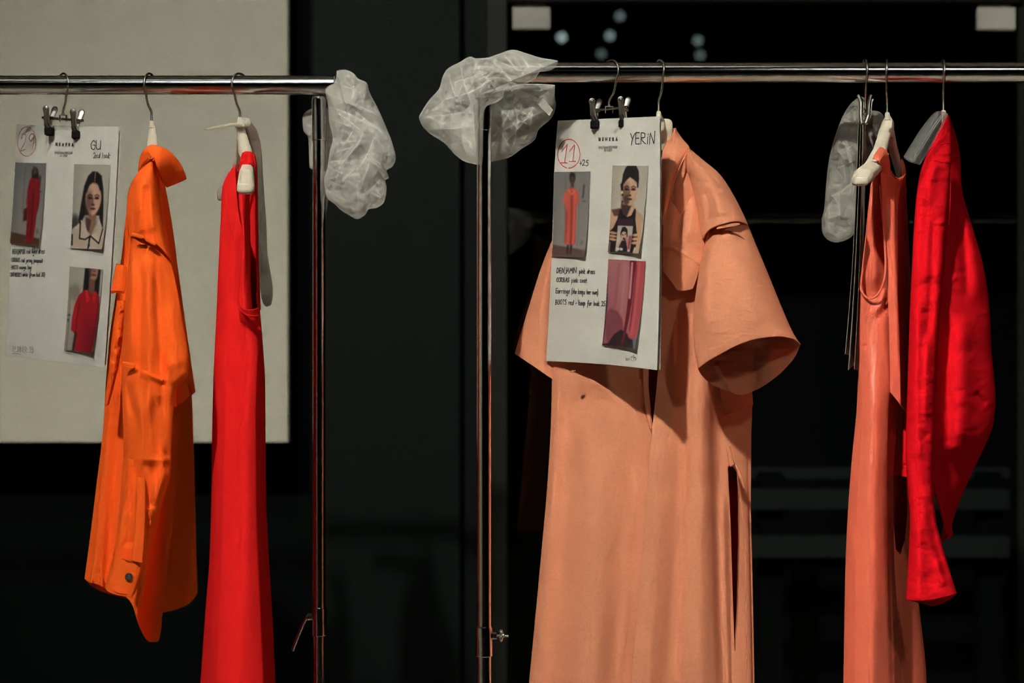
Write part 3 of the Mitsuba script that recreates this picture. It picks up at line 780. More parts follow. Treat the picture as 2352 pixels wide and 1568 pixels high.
def pic_red_shirt():
    p = Pic(96, 200, (150, 144, 134), (132, 124, 116))
    p.line([(0.06, 0.25), (0.08, 1)], 0.02, (96, 90, 84), 0.8).line([(0.93, 0), (0.9, 0.6)], 0.03, (112, 104, 98), 0.7).ell(0.2, 0.3, 0.16, 0.1, (110, 104, 96), 0.5, 0.8)
    p.ell(0.06, 0.58, 0.05, 0.012, (52, 48, 46), 0.4).ell(0.05, 0.64, 0.03, 0.02, (60, 54, 50), 0.4)
    p.poly([(0.46, 0), (0.92, 0), (0.93, 0.30), (0.74, 0.3), (0.55, 0.3), (0.44, 0.28)], (18, 16, 20), 0.02)
    p.poly([(0.58, 0), (0.86, 0), (0.84, 0.1), (0.75, 0.16), (0.62, 0.12)], (150, 108, 92), 0.03).poly([(0.60, 0.12), (0.78, 0.13), (0.80, 0.3), (0.60, 0.3)], (100, 66, 58), 0.03)
    p.ell(0.74, 0.075, 0.08, 0.014, (84, 40, 40), 0.4).ell(0.74, 0.03, 0.06, 0.012, (90, 60, 54), 0.5).poly([(0.57, 0), (0.66, 0), (0.66, 0.1), (0.60, 0.1)], (60, 40, 38), 0.03, 0.8)
    p.poly([(0.32, 0.33), (0.50, 0.26), (0.62, 0.28), (0.70, 0.31), (0.82, 0.27), (0.97, 0.33), (1.0, 0.5), (0.98, 1), (0.30, 1), (0.30, 0.8), (0.16, 0.75), (0.17, 0.6), (0.22, 0.45)], (142, 14, 26), 0.015)
    p.poly([(0.50, 0.26), (0.58, 0.26), (0.68, 0.38), (0.56, 0.42)], (178, 24, 34), 0.012).poly([(0.80, 0.26), (0.88, 0.28), (0.84, 0.42), (0.72, 0.36)], (170, 20, 32), 0.012)
    p.grad(lambda x, y: ss(0.35, 0.8, x) * ss(0.45, 0.8, y) * 0.6, (96, 6, 22)).line([(0.36, 0.42), (0.31, 0.62), (0.32, 0.78)], 0.02, (88, 6, 16), 0.8).line([(0.96, 0.4), (0.93, 0.98)], 0.03, (70, 4, 16), 0.7)
    p.grad(lambda x, y: np.exp(-((x - 0.25) / 0.06) ** 2 - ((y - 0.55) / 0.14) ** 2) * 0.5, (176, 26, 34)).poly([(0.28, 0.78), (0.36, 0.78), (0.34, 1), (0.26, 1)], (40, 26, 30), 0.02)
    return p


def pic_portrait_b():
    p = Pic(110, 260, (176, 168, 156), (186, 178, 166))
    p.grad(lambda x, y: ss(0.45, 0, x) * 0.5, (132, 122, 112))
    p.poly([(0.30, 0.40), (0.42, 0.42), (0.34, 0.52), (0.28, 0.50)], (22, 17, 20), 0.02)
    p.poly([(0.0, 0.515), (0.25, 0.49), (0.36, 0.40), (0.62, 0.42), (0.72, 0.50), (0.90, 0.555), (0.97, 0.62), (0.99, 1), (0, 1)], (176, 138, 112), 0.015)
    p.poly([(0.02, 0.51), (0.27, 0.49), (0.24, 0.58), (0.10, 0.58)], (74, 48, 46), 0.02).poly([(0.30, 0.44), (0.58, 0.46), (0.46, 0.60), (0.28, 0.58)], (52, 34, 36), 0.03)
    p.poly([(0.26, 0.50), (0.30, 0.50), (0.36, 0.56), (0.48, 0.59), (0.60, 0.57), (0.68, 0.49), (0.72, 0.50), (0.73, 0.62), (0.80, 0.74), (0.86, 0.80), (0.84, 1), (0.0, 1), (0.0, 0.76), (0.10, 0.72), (0.20, 0.62)], (18, 15, 22), 0.012)
    face(p, 0.52, 0.275, 0.225, 0.165, (188, 150, 126), (76, 50, 46), (30, 22, 24))
    p.poly([(0.34, 0.36), (0.46, 0.33), (0.52, 0.42), (0.44, 0.46), (0.36, 0.42)], (56, 38, 36), 0.04, 0.75)
    p.poly([(0.42, 0.0), (0.66, 0.0), (0.74, 0.06), (0.76, 0.14), (0.75, 0.25), (0.72, 0.25), (0.70, 0.19), (0.60, 0.155), (0.50, 0.13), (0.40, 0.17), (0.32, 0.22), (0.33, 0.3), (0.28, 0.3), (0.24, 0.22), (0.28, 0.19), (0.30, 0.10), (0.36, 0.03)], (18, 17, 20), 0.015)
    p.ell(0.30, 0.31, 0.028, 0.022, (200, 176, 140), 0.3).ell(0.315, 0.335, 0.03, 0.015, (50, 34, 30), 0.3).ell(0.72, 0.345, 0.018, 0.014, (200, 176, 146), 0.3)
    p.poly([(0.22, 0.61), (0.68, 0.61), (0.70, 0.99), (0.20, 0.985)], (44, 22, 38), 0.008).poly([(0.23, 0.69), (0.68, 0.69), (0.68, 0.985), (0.22, 0.985)], (166, 156, 146), 0.006)
    p.poly([(0.32, 0.78), (0.36, 0.71), (0.44, 0.70), (0.52, 0.73), (0.55, 0.82), (0.50, 0.86), (0.36, 0.84)], (24, 20, 24), 0.01)
    p.ell(0.43, 0.80, 0.085, 0.045, (170, 140, 124), 0.15).line([(0.37, 0.79), (0.42, 0.80)], 0.012, (30, 20, 22)).line([(0.46, 0.79), (0.50, 0.78)], 0.012, (30, 20, 22)).ell(0.44, 0.835, 0.03, 0.01, (40, 22, 24), 0.3)
    p.poly([(0.36, 0.86), (0.56, 0.86), (0.60, 0.985), (0.30, 0.985)], (26, 20, 28), 0.01).line([(0.29, 0.93), (0.38, 0.83)], 0.04, (170, 138, 120)).line([(0.63, 0.95), (0.52, 0.83)], 0.05, (160, 110, 100)).poly([(0.58, 0.80), (0.68, 0.80), (0.66, 0.95), (0.60, 0.96)], (108, 40, 48), 0.02, 0.8)
    for k in range(3):
        p.ell(0.10, 0.775 + 0.038 * k, 0.13, 0.016, (170, 124, 100), 0.25, 1, 0.12).ell(0.82, 0.79 + 0.045 * k, 0.13, 0.018, (178, 138, 112), 0.25, 1, -0.1)
    p.poly([(0.80, 0.93), (0.88, 0.93), (0.86, 1), (0.78, 1)], (190, 176, 158), 0.01).poly([(0.0, 0.88), (0.06, 0.88), (0.06, 1), (0.0, 1)], (110, 78, 74), 0.01)
    # the word on the card that is held up
    x0, cw, y0, h0 = 0.255, 0.033, 0.972, 0.034
    for ch in 'yerim':
        w, st = G[ch]
        for k in st:
            q = [tuple(float(t) for t in z.split(',')) for z in k.split()]
            p.line([(x0 + a_ * 0.0064, y0 - b_ * h0 / 10) for a_, b_ in q], 0.013, (214, 206, 198))
        x0 += w * 0.0064 + 0.014
    return p


def pic_pink_cloth():
    p = Pic(96, 220, (150, 92, 96), (140, 76, 84))
    p.poly([(0, 0.2), (0.04, 0.5), (0.02, 1), (0, 1)], (34, 34, 48), 0.02)
    p.grad(lambda x, y: ss(0.1, 0.5, x) * 0.35, (172, 108, 108))
    p.poly([(0.02, 0.62), (0.14, 0.56), (0.34, 0.60), (0.48, 0.68), (0.56, 0.80), (0.42, 0.84), (0.28, 0.88), (0.16, 0.97), (0.08, 0.90)], (112, 56, 66), 0.03)
    p.poly([(0.0, 0.98), (0.16, 0.97), (0.30, 0.86), (0.48, 0.80), (0.62, 0.83), (0.74, 0.86), (0.86, 0.90), (1, 0.9), (1, 1), (0, 1)], (34, 20, 26), 0.015)
    p.poly([(0.58, 0), (0.76, 0), (0.72, 0.2), (0.70, 0.5), (0.66, 0.7), (0.60, 0.98), (0.54, 0.97), (0.58, 0.6), (0.60, 0.25)], (88, 18, 34), 0.015)
    p.poly([(0.62, 0.02), (0.67, 0.02), (0.66, 0.44), (0.60, 0.44)], (190, 128, 132), 0.01)
    p.poly([(0.78, 0), (1, 0), (1, 0.5), (0.96, 0.88), (0.80, 0.90), (0.70, 0.87), (0.72, 0.5)], (160, 66, 74), 0.015).line([(0.84, 0.02), (0.80, 0.85)], 0.03, (190, 84, 90), 0.6).line([(0.76, 0.05), (0.72, 0.8)], 0.02, (110, 20, 40), 0.8)
    p.line([(0.30, 0.05), (0.24, 0.55)], 0.05, (132, 76, 84), 0.5).line([(0.46, 0.05), (0.44, 0.6)], 0.04, (168, 108, 110), 0.5).poly([(0.86, 0.9), (1, 0.88), (1, 1), (0.95, 1)], (92, 96, 110), 0.02)
    return p


# ---- clip hangers
def clip(parent, top, tip, spread, D, dD, side=1):
    """Spring clip: two levers crossing at the pivot, black rubber jaws. top/tip: pixels of the near lever's ends."""
    (tx, ty), (bx, by) = top, tip
    def lever(pts, w, D_):
        c = curve(pts, 34)
        t = np.linspace(0, 1, 34)
        rr = np.interp(t, [0, 0.04, 0.12, 0.3, 0.6, 1], [0.25, 0.75, 1, 0.86, 0.86, 1.05]) * w
        m = tube(P(c[:, 0], c[:, 1], D_ + c[:, 2]), rr, 14, flat=([0, 1, 0], 0.28))
        return m
    mx, my = tx + (bx - tx) * 0.6, ty + (by - ty) * 0.6
    k = obj('clip', lever([(tx, ty, -0.016), (tx + (bx - tx) * 0.3, ty + (by - ty) * 0.3, -0.011), (mx, my, -0.006), (bx, by - 18, -0.004)], 0.0041, D), 'clip_steel', parent)
    obj('back_lever', lever([(tx + spread, ty + 2, 0.013), (tx + spread * 0.75, ty + 18, 0.009), (mx + 5, my, 0.004), (bx + 3, by - 16, 0.003)], 0.0040, D), 'clip_steel', k)
    obj('groove', cat(*[tube(P(np.array([mx - 3 + s * 4.2, bx + s * 4.6]), np.array([my - 1, by - 17]), D + np.array([-0.0075, -0.0062])), 0.0006, 6) for s in (-1, 1)]), 'black_rubber', k)
    obj('rivet', trimesh.creation.icosphere(2, 0.0016).apply_translation(P(tx + 1, ty + 6, D - 0.0163)), 'clip_steel', k)
    obj('pivot', tube([P(mx - 8, my - 12, D), P(mx + 14, my - 12, D + 0.004)], 0.0022, 10), 'clip_steel', k)
    a_, b_ = P(bx - 9.5, by, D - 0.0055), P(bx + 9.5, by - 18, D - 0.0055)
    obj('jaw', cat(box(a_[0], b_[0], D - 0.0060, D - 0.0006, a_[2], b_[2], 0.0012), box(a_[0], b_[0], D + 0.0008, D + 0.0055, a_[2], b_[2], 0.0012)), 'black_rubber', k, False, label='black rubber jaw')
    return k


def clip_hanger(label, px, hook_end, D, z, alpha, dx, bar, clips):
    k = thing('clip_hanger', label, 'clip hanger', None)
    obj('hook', tube(hook_path(px, hook_end, D, z, alpha, dx), 0.0013, 10), 'steel_wire', k)
    (x0, y0, d0), (x1, y1, d1) = bar
    obj('crossbar', tube([P(x0, y0, D + d0), P(x1, y1, D + d1)], 0.0017, 10), 'steel_wire', k)
    c = P(px, hook_end + 9, D)
    sw = obj('swivel', cat(box(c[0] - 0.0048, c[0] + 0.0048, D - 0.003, D + 0.003, c[2] + 0.0030, c[2] + 0.0042, 0.0004),
                      *[box(c[0] + s * 0.0043 - 0.0006, c[0] + s * 0.0043 + 0.0006, D - 0.003, D + 0.003, c[2] - 0.0045, c[2] + 0.0042, 0.0003) for s in (-1, 1)],
                      trimesh.creation.icosphere(2, 0.0019).apply_translation(c + [0, 0, 0.0052])), 'steel_wire', k, False)
    for c_ in clips: clip(k, *c_)
    return k


# left rack sheet (look 29)
clip_hanger('chrome clip hanger at the far left of the left rack, before the beige board', 144.5, 262, DL, ZL, 0.72, -0.0, ((98, 270, 0.028), (190, 277, -0.028)),
            [((105, 243), (111, 310), 23, DL + 0.018, 0), ((167, 250), (173.5, 318), 23, DL - 0.014, 0)])
sA = Sheet([(38, 286, 0.082), (31, 420, 0.082), (23, 600, 0.083), (14, 817, 0.086)], [(273, 293, -0.082), (267, 420, -0.082), (256, 600, -0.084), (240, 844, -0.088)],
           [(38, 286, 0.082), (273, 293, -0.082)], [(14, 817, 0.086), (120, 829, 0.002), (240, 844, -0.088)], DL + 0.003, 1.0, 0.4)
kA = thing('look_sheet', 'white sheet numbered 29 in a red circle with three photographs, clipped to the left rack', 'paper sheet')
obj('paper', sA.mesh(), 'paper', kA)
sB = Sheet([(40, 287, 0.084), (33, 420, 0.084), (26, 600, 0.085), (18, 812, 0.089)], [(278, 291, -0.082), (272, 420, -0.082), (261, 600, -0.083), (243, 838, -0.086)], None, None, DL + 0.0062, 0.8, 0.6)
kB = thing('paper_sheet', 'blank white sheet peeping out behind the written sheet beside the orange shirt', 'paper sheet')
obj('paper', sB.mesh(), 'paper', kB)
place_pic(sA, pic_left_stand(), [(36, 373), (107, 375), (99, 565), (26, 558)], 0.004, kA, 'photograph of a figure in a long dark red outfit with a bag')
place_pic(sA, pic_portrait_a(), [(171, 377), (254, 379), (244, 574), (165, 570)], 0.004, kA, 'portrait photograph of a person with long dark hair and a pale collar')
place_pic(sA, pic_red_shirt(), [(161, 612), (238, 619), (223, 812), (151, 803)], 0.005, kA, 'photograph of a person in a red shirt cropped above the mouth')
obj('number', sA.strokes(write(sA, '2', (46, 346), (63, 346), 40, 1) + write(sA, '9', (66, 344), (82, 344), 36, 2), 0.0009), 'faint_red_ink', kA, label='handwritten 29 in faint red')
obj('circle', sA.strokes([ring(sA, 62, 325, 20.5, 34, a0=-75)], 0.0008), 'faint_red_ink', kA)
TYPE_TALL = 1.0
obj('printed_name', sA.type_on('N  E  H  E  R  A', (128, 335), (169, 336), True), 'ink', kA, False, label='printed letters NEHERA')
TYPE_TALL = 1.5
obj('small_print', cat(sA.type_on('Spring Summer 2020 SHOW', (126, 353), (167, 354), False), sA.type_on('21. 9. 2019', (138, 360), (155, 360.5), False)), 'grey_ink', kA, False)
obj('handwriting', sA.strokes(write(sA, 'GU', (209, 343), (234, 344), 21, 3), 0.0010), 'ink', kA, label='handwritten GU')
obj('handwriting', sA.strokes(write(sA, '2nd look', (215, 363), (254, 364), 13, 4), 0.0007), 'ink', kA)
obj('handwriting', sA.strokes(write(sA, 'BENJAMIN red light dress', (29, 583), (104, 582), 11, 5) + write(sA, 'CORBAS red jersey jumpsuit', (26, 601), (99, 603), 9, 6)
                              + write(sA, 'HATTI orange bag', (26, 618), (73, 618), 9, 7) + write(sA, 'SNEAKERS white (from look 25)', (24, 635), (104, 635), 9, 8), 0.0007), 'ink', kA, label='four lines of small handwriting')
obj('handwriting', sA.strokes(write(sA, 'RUNNER 25', (30, 808), (78, 810), 13, 9) + [np.array([sA.uv(28, 811), sA.uv(48, 813)])], 0.0006), 'pencil', kA, label='faint pencil note')

# right rack sheet (look 11)
clip_hanger('chrome clip hanger hooked on the right rail beside the pink coat', 1399, 243, DR, ZR, 0.62, 0.002, ((1357, 254, 0.03), (1440, 246, -0.03)),
            [((1359, 225), (1366, 294), 20, DR + 0.022, 0), ((1425, 221), (1431, 292), 20, DR - 0.016, 0)])
sC = Sheet([(1281, 277, 0.088), (1273, 395, 0.088), (1267, 590, 0.09), (1254, 829, 0.094)], [(1515, 267, -0.088), (1516, 400, -0.088), (1515, 600, -0.09), (1509, 850, -0.096)],
           [(1281, 277, 0.088), (1515, 267, -0.088)], [(1254, 829, 0.094), (1380, 836, 0.0), (1509, 850, -0.096)], DR + 0.004, 1.3, 2.2)
kC = thing('look_sheet', 'white sheet numbered 11 in a red circle with three photographs, clipped before the pink coat', 'paper sheet')
obj('paper', sC.mesh(), 'paper', kC)
sD = Sheet([(1284, 278, 0.09), (1277, 400, 0.09), (1272, 590, 0.094), (1262, 820, 0.099)], [(1518, 269, -0.088), (1519, 400, -0.088), (1519, 600, -0.088), (1516, 849, -0.090)], None, None, DR + 0.0075, 0.7, 2.5)
kD = thing('paper_sheet', 'blank white backing sheet whose edge shows against the pink coat', 'paper sheet')
obj('paper', sD.mesh(), 'paper', kD)
place_pic(sC, pic_right_stand(), [(1273, 395), (1357, 394), (1351, 591), (1271, 589)], 0.004, kC, 'photograph of a figure in a coral coat dress')
place_pic(sC, pic_portrait_b(), [(1408, 380), (1490, 381), (1479, 583), (1400, 579)], 0.005, kC, 'portrait photograph of a person holding up a card')
place_pic(sC, pic_pink_cloth(), [(1398, 595), (1484, 600), (1470, 801), (1387, 793)], 0.005, kC, 'photograph of hanging pink fabric')
obj('number', sC.strokes(write(sC, '1', (1287, 374), (1308, 374), 43, 11, 0.1) + write(sC, '1', (1306, 371), (1327, 371), 39, 12, 0.1), 0.0010), 'red_ink', kC, label='handwritten 11 in red')
obj('circle', sC.strokes([ring(sC, 1307, 353, 25.5, 33, a0=100, sweep=350)], 0.0009), 'red_ink', kC)
obj('handwriting', sC.strokes(write(sC, '+25', (1331, 380), (1353, 381), 13, 13), 0.0008), 'ink', kC)
TYPE_TALL = 1.0
obj('printed_name', sC.type_on('N  E  H  E  R  A', (1375, 324), (1419, 323.5), True), 'ink', kC, False, label='printed letters NEHERA')
TYPE_TALL = 1.5
obj('small_print', cat(sC.type_on('Spring Summer 2020 SHOW', (1375, 341), (1418, 341), False), sC.type_on('21. 9. 2019', (1388, 348), (1406, 348), False)), 'grey_ink', kC, False)
obj('handwriting', sC.strokes(write(sC, 'YERiN', (1447, 332), (1506, 330), 26, 14), 0.0011), 'ink', kC, label='handwritten YERiN')
obj('handwriting', sC.strokes(write(sC, 'DENJAMIN', (1279, 627), (1325, 627), 12, 15) + write(sC, 'pink dress', (1331, 628), (1368, 629), 11, 16) + write(sC, 'CORBAS', (1278, 647), (1309, 648), 10, 17) + write(sC, 'pink coat', (1313, 648), (1350, 649), 10, 18)
                              + write(sC, 'Earrings', (1277, 673), (1310, 674), 11, 19) + write(sC, '(she keeps her own)', (1313, 674), (1375, 677), 11, 20) + write(sC, 'BOOTS', (1276, 699), (1302, 699), 11, 21) + write(sC, 'red - keep for look 25', (1307, 700), (1391, 703), 11, 22), 0.0008), 'ink', kC, label='four lines of handwriting')
obj('handwriting', sC.strokes(write(sC, 'with', (1437, 829), (1463, 828), 13, 23), 0.0006), 'pencil', kC, label='faint pencil note')

# third clip hanger seen edge-on with its three sheets and the sheer bag
D3 = 2.23
k3 = thing('clip_hanger', 'dark clip hanger seen edge-on beside the coral satin dress', 'clip hanger')
obj('hook', tube(hook_path(1988, 250, DR, ZR, 0.04, -0.001), 0.0013, 10), 'steel_wire', k3)
obj('crossbar', tube([P(1987, 250, D3 + 0.09), P(1988, 250, D3 - 0.03)], 0.0018, 10), 'steel_wire', k3)
for dy_, dx_ in ((-0.02, 0), (0.08, 5)):
    for s, n_ in ((-1, 'clip'), (1, 'clip')):
        c = curve([(1987 + dx_ + s * (14 if s > 0 else 17), 217 + dx_ * 2), (1987 + dx_ + s * 9, 238), (1986 + dx_ + s * 8.5, 262), (1984 + dx_ + s * 4, 285)], 24)
        kk = obj('clip', tube(P(c[:, 0], c[:, 1], D3 + dy_), np.interp(np.linspace(0, 1, 24), [0, .2, 1], [0.0022, 0.0027, 0.0024]), 10), 'clip_steel', k3)
        obj('rivet', trimesh.creation.icosphere(2, 0.0022).apply_translation(P(1984 + dx_ + s * 4, 262, D3 + dy_)), 'steel_wire', kk)
for n_, (tl, bl, tr, br, dd) in enumerate([((1972, 270), (1941, 813), (1978, 270), (1951, 815), -0.085), ((1977, 272), (1948, 850), (1984, 272), (1962, 838), -0.09), ((1981, 274), (1962, 848), (1989, 274), (1971, 850), -0.095)]):
    sh = Sheet([(*tl, dd), ((tl[0] + bl[0]) / 2 + 4, 560, dd), (*bl, dd - 0.005)], [(*tr, -dd), ((tr[0] + br[0]) / 2 + 4, 560, -dd), (*br, -dd)], None, None, D3 + 0.07 + 0.002 * n_, 0.3, n_)
    k = thing('paper_sheet', ('foremost of three white sheets seen edge-on beside the coral satin dress, its lower corner highest', 'middle of three sheets seen edge-on beside the coral satin dress', 'sheet seen edge-on nearest to the coral satin dress')[n_], 'paper sheet', 'sheets hanging edge-on')
    obj('paper', sh.mesh(), 'paper', k)


# ---------------------------------------------------------------- nonwoven bags and caps
def blob(outline, center, D, tf, tb, amp, seed, nr=80, na=260, sc=34.0, skew=0.35):
    """A crumpled closed bag: outline in pixels, bulging to the front by tf and to the back by tb. Returns the bag and its creased strips."""
    o = curve(list(outline) + [outline[0]], na + 1)[:-1]
    r = np.linspace(0, 1, nr) ** 0.8
    X = center[0] + r[:, None] * (o[:, 0] - center[0])[None]
    Y = center[1] + r[:, None] * (o[:, 1] - center[1])[None]
    dd = r[:, None] ** 1.5 * o[:, 2][None]
    prof = np.sqrt((1 - r ** 2.2).clip(0))[:, None]

    def crumple(sd):
        rng = np.random.default_rng(sd)
        q = np.stack([X / sc, Y / sc, 0 * X + sd * 1.7], -1)
        wx, wy = meshkit.noise(q * 0.35, sd + 1) - 0.5, meshkit.noise(q * 0.35 + 31, sd + 2) - 0.5
        h, line = np.zeros(X.shape), np.zeros(X.shape)
        for k in range(9):
            a = rng.uniform(0, np.pi)
            f = rng.uniform(0.22, 0.75)
            u = ((q[..., 0] + wx * 1.6) * np.cos(a) + (q[..., 1] + wy * 1.6) * np.sin(a)) * f + rng.uniform(0, 1)
            tri = np.abs(2 * (u - np.floor(u)) - 1)
            m = ss(0.42, 0.72, meshkit.noise(q * 0.5 + 11 * k, sd + k))
            h += m * (tri - 0.5) / f * 0.42
            line = np.maximum(line, m * (1 - ss(0.0, 0.07 * f / 0.4, np.minimum(tri, 1 - tri))))
        return amp * h, line
    h1, l1 = crumple(seed)
    h2, l2 = crumple(seed + 20)
    fr = P(X, Y, D + dd - prof * tf + h1 * (skew + (1 - skew) * prof))
    bk = P(X, Y, D + dd + prof * tb + h1 * (1 - prof) * skew + h2 * prof)
    n = nr * na
    q = quads(nr, na, wrap=True)
    f = np.vstack([q, q[:, ::-1] + n])
    m = trimesh.Trimesh(np.vstack([fr.reshape(-1, 3), bk.reshape(-1, 3)]), np.vstack([f[:, [0, 1, 2]], f[:, [0, 2, 3]]]), process=False)
    m.merge_vertices(digits_vertex=6)
    rim = np.zeros(X.shape)
    rim[-3:] = 1
    pick = q[np.maximum(l1, rim).ravel()[q].mean(1) > 0.35]
    cr = trimesh.Trimesh(fr.reshape(-1, 3) + [0, -0.0004, 0], np.vstack([pick[:, [0, 1, 2]], pick[:, [0, 2, 3]]]), process=False)
    cr.remove_unreferenced_vertices()
    return m, cr


def bag_part(parent, mat, name, b, crease='white_crease'):
    k = obj(name, b[0], mat, parent)
    obj('crease', b[1], crease, k)
    return k


def rim_lines(outline, D, r=0.0007, n=120):
    return seam(list(outline) + [outline[0]], D, r, n)


capR = thing('dust_cap', 'large crumpled white sheer cap over the end of the right rack', 'dust cap')
oF = [(962, 268), (984, 232), (1010, 200), (1016, 178), (1026, 160), (1055, 143), (1082, 130), (1092, 134), (1115, 133), (1145, 124), (1178, 114), (1205, 121), (1240, 132), (1282, 141), (1262, 150), (1243, 162), (1228, 182), (1213, 190), (1196, 196), (1184, 191), (1172, 187), (1168, 200), (1158, 208), (1156, 222), (1146, 232), (1116, 246), (1110, 262), (1100, 290), (1096, 310), (1096, 345), (1095, 378), (1070, 372), (1048, 358), (1022, 330), (985, 305), (968, 286)]
bag_part(capR, 'white_fleece', 'fabric', blob(oF, (1086, 222), DR - 0.004, 0.052, 0.030, 0.012, 3))
oBk = [(1060, 300), (1080, 240), (1110, 225), (1160, 200), (1215, 192), (1275, 196), (1274, 220), (1277, 240), (1272, 262), (1262, 276), (1236, 300), (1230, 318), (1198, 342), (1168, 362), (1130, 371), (1096, 378), (1070, 350)]
bag_part(capR, 'white_fleece', 'fabric', blob(oBk, (1165, 285), DR + 0.060, 0.022, 0.035, 0.010, 11))
obj('care_tag', panel([(1247, 223), (1236, 241)], [(1270, 252), (1262, 267)], DR + 0.024, puff=0.001, nt=12, ns=12), 'tag_white', capR, label='small white care tag')

capL = thing('dust_cap', 'crumpled white sheer cap hanging from the end of the left rack', 'dust cap')
oL = [(773, 163), (790, 160), (812, 168), (822, 180), (842, 190), (849, 212), (866, 245), (886, 290), (903, 335), (909, 362), (902, 382), (888, 392), (893, 408), (885, 414), (888, 430), (882, 464), (862, 478), (848, 480), (838, 494), (820, 503), (800, 493), (785, 484), (770, 470), (750, 452), (745, 410), (752, 385), (758, 345), (764, 318), (756, 280), (753, 240), (747, 207), (758, 190), (772, 180)]
bag_part(capL, 'white_fleece', 'fabric', blob(oL, (818, 330), DL - 0.006, 0.048, 0.030, 0.011, 23))
oL2 = [(695, 268), (703, 256), (722, 248), (745, 245), (765, 300), (762, 400), (752, 470), (746, 505), (738, 470), (728, 392), (712, 386), (708, 315), (697, 300)]
bag_part(capL, 'white_fleece', 'fabric', blob(oL2, (735, 330), DL + 0.045, 0.02, 0.022, 0.006, 31, 30, 110))

bag3 = thing('garment_bag', 'sheer grey fabric bag hung on the edge-on clip hanger beside the coral dress', 'bag')
o3 = [(1976, 221), (1986, 226), (1990, 300), (1984, 420), (1975, 500), (1956, 543), (1938, 553), (1920, 557), (1898, 548), (1888, 530), (1887, 508), (1893, 480), (1897, 430), (1902, 380), (1911, 335), (1923, 298), (1938, 262), (1956, 236)]
bag_part(bag3, 'grey_fleece', 'fabric', blob(o3, (1943, 400), D3 + 0.085, 0.022, 0.025, 0.009, 41), 'grey_crease')
o3b = [(1994, 262), (2004, 254), (2020, 257), (2030, 270), (2028, 300), (2020, 330), (2010, 352), (1996, 378), (1985, 390), (1978, 340), (1984, 290)]
bag_part(bag3, 'grey_fleece', 'fabric', blob(o3b, (2004, 315), D3 + 0.07, 0.016, 0.02, 0.006, 47, 30, 110), 'grey_crease')


# ---------------------------------------------------------------- coat hangers
def hanger_body(pts, radii, D, squash=0.55, n=40):
    c = curve(pts, n)
    s = np.linspace(0, 1, len(radii))
    rr = np.interp(np.linspace(0, 1, n), s, radii) / F * D
    return tube(P(c[:, 0], c[:, 1], D + c[:, 2]), rr, 18, flat=([0, 1, 0], squash))


_s = trimesh.creation.icosphere(3).vertices
SUPER = _s / (np.abs(_s) ** 3.2).sum(1, keepdims=True) ** (1 / 3.2)


def hull_bar(sections):
    """Hanger arm as a chain of hulls over rounded boxes: sections (center world, half sizes)."""
    ms = []
    for (c0, h0), (c1, h1) in zip(sections[:-1], sections[1:]):
        pts = []
        for c, h in ((c0, h0), (c1, h1)):
            pts.extend(np.array(c) + SUPER * np.array(h))
        ms.append(trimesh.convex.convex_hull(np.array(pts)))
    return cat(*ms)


def coat_hanger(label, px, hook_end, D, z, alpha, dx=0.0, body=None):
    k = thing('coat_hanger', label, 'coat hanger')
    obj('hook', tube(hook_path(px, hook_end, RAIL_D[z], z, alpha, dx), 0.0014, 10), 'steel_wire', k)
    c = P(px, hook_end, RAIL_D[z])
    obj('ferrule', lathe_z([(0, 0.002), (0.0022, 0.002), (0.0030, 0.0), (0.0030, -0.004), (0.0036, -0.005), (0.0036, -0.007), (0, -0.007)], 20).apply_translation(c), 'cream_plastic', k, 35)
    if body: body(k)
    return k


# ---------------------------------------------------------------- the orange shirt
def hb_orange(k):
    obj('neck', hanger_body([(350, 288, 0), (350, 306, 0), (350, 340, 0), (352, 372, 0)], [6, 11, 12.5, 14], DL), 'cream_plastic', k)
    obj('arm', hanger_body([(352, 368, 0.02), (342, 400, -0.03), (322, 435, -0.09), (312, 458, -0.115)], [9, 9, 9, 8], DL), 'cream_plastic', k)
    obj('arm', hanger_body([(354, 350, 0), (362, 388, 0.04), (366, 420, 0.09), (368, 450, 0.13)], [13, 11, 11, 9], DL), 'cream_plastic', k)


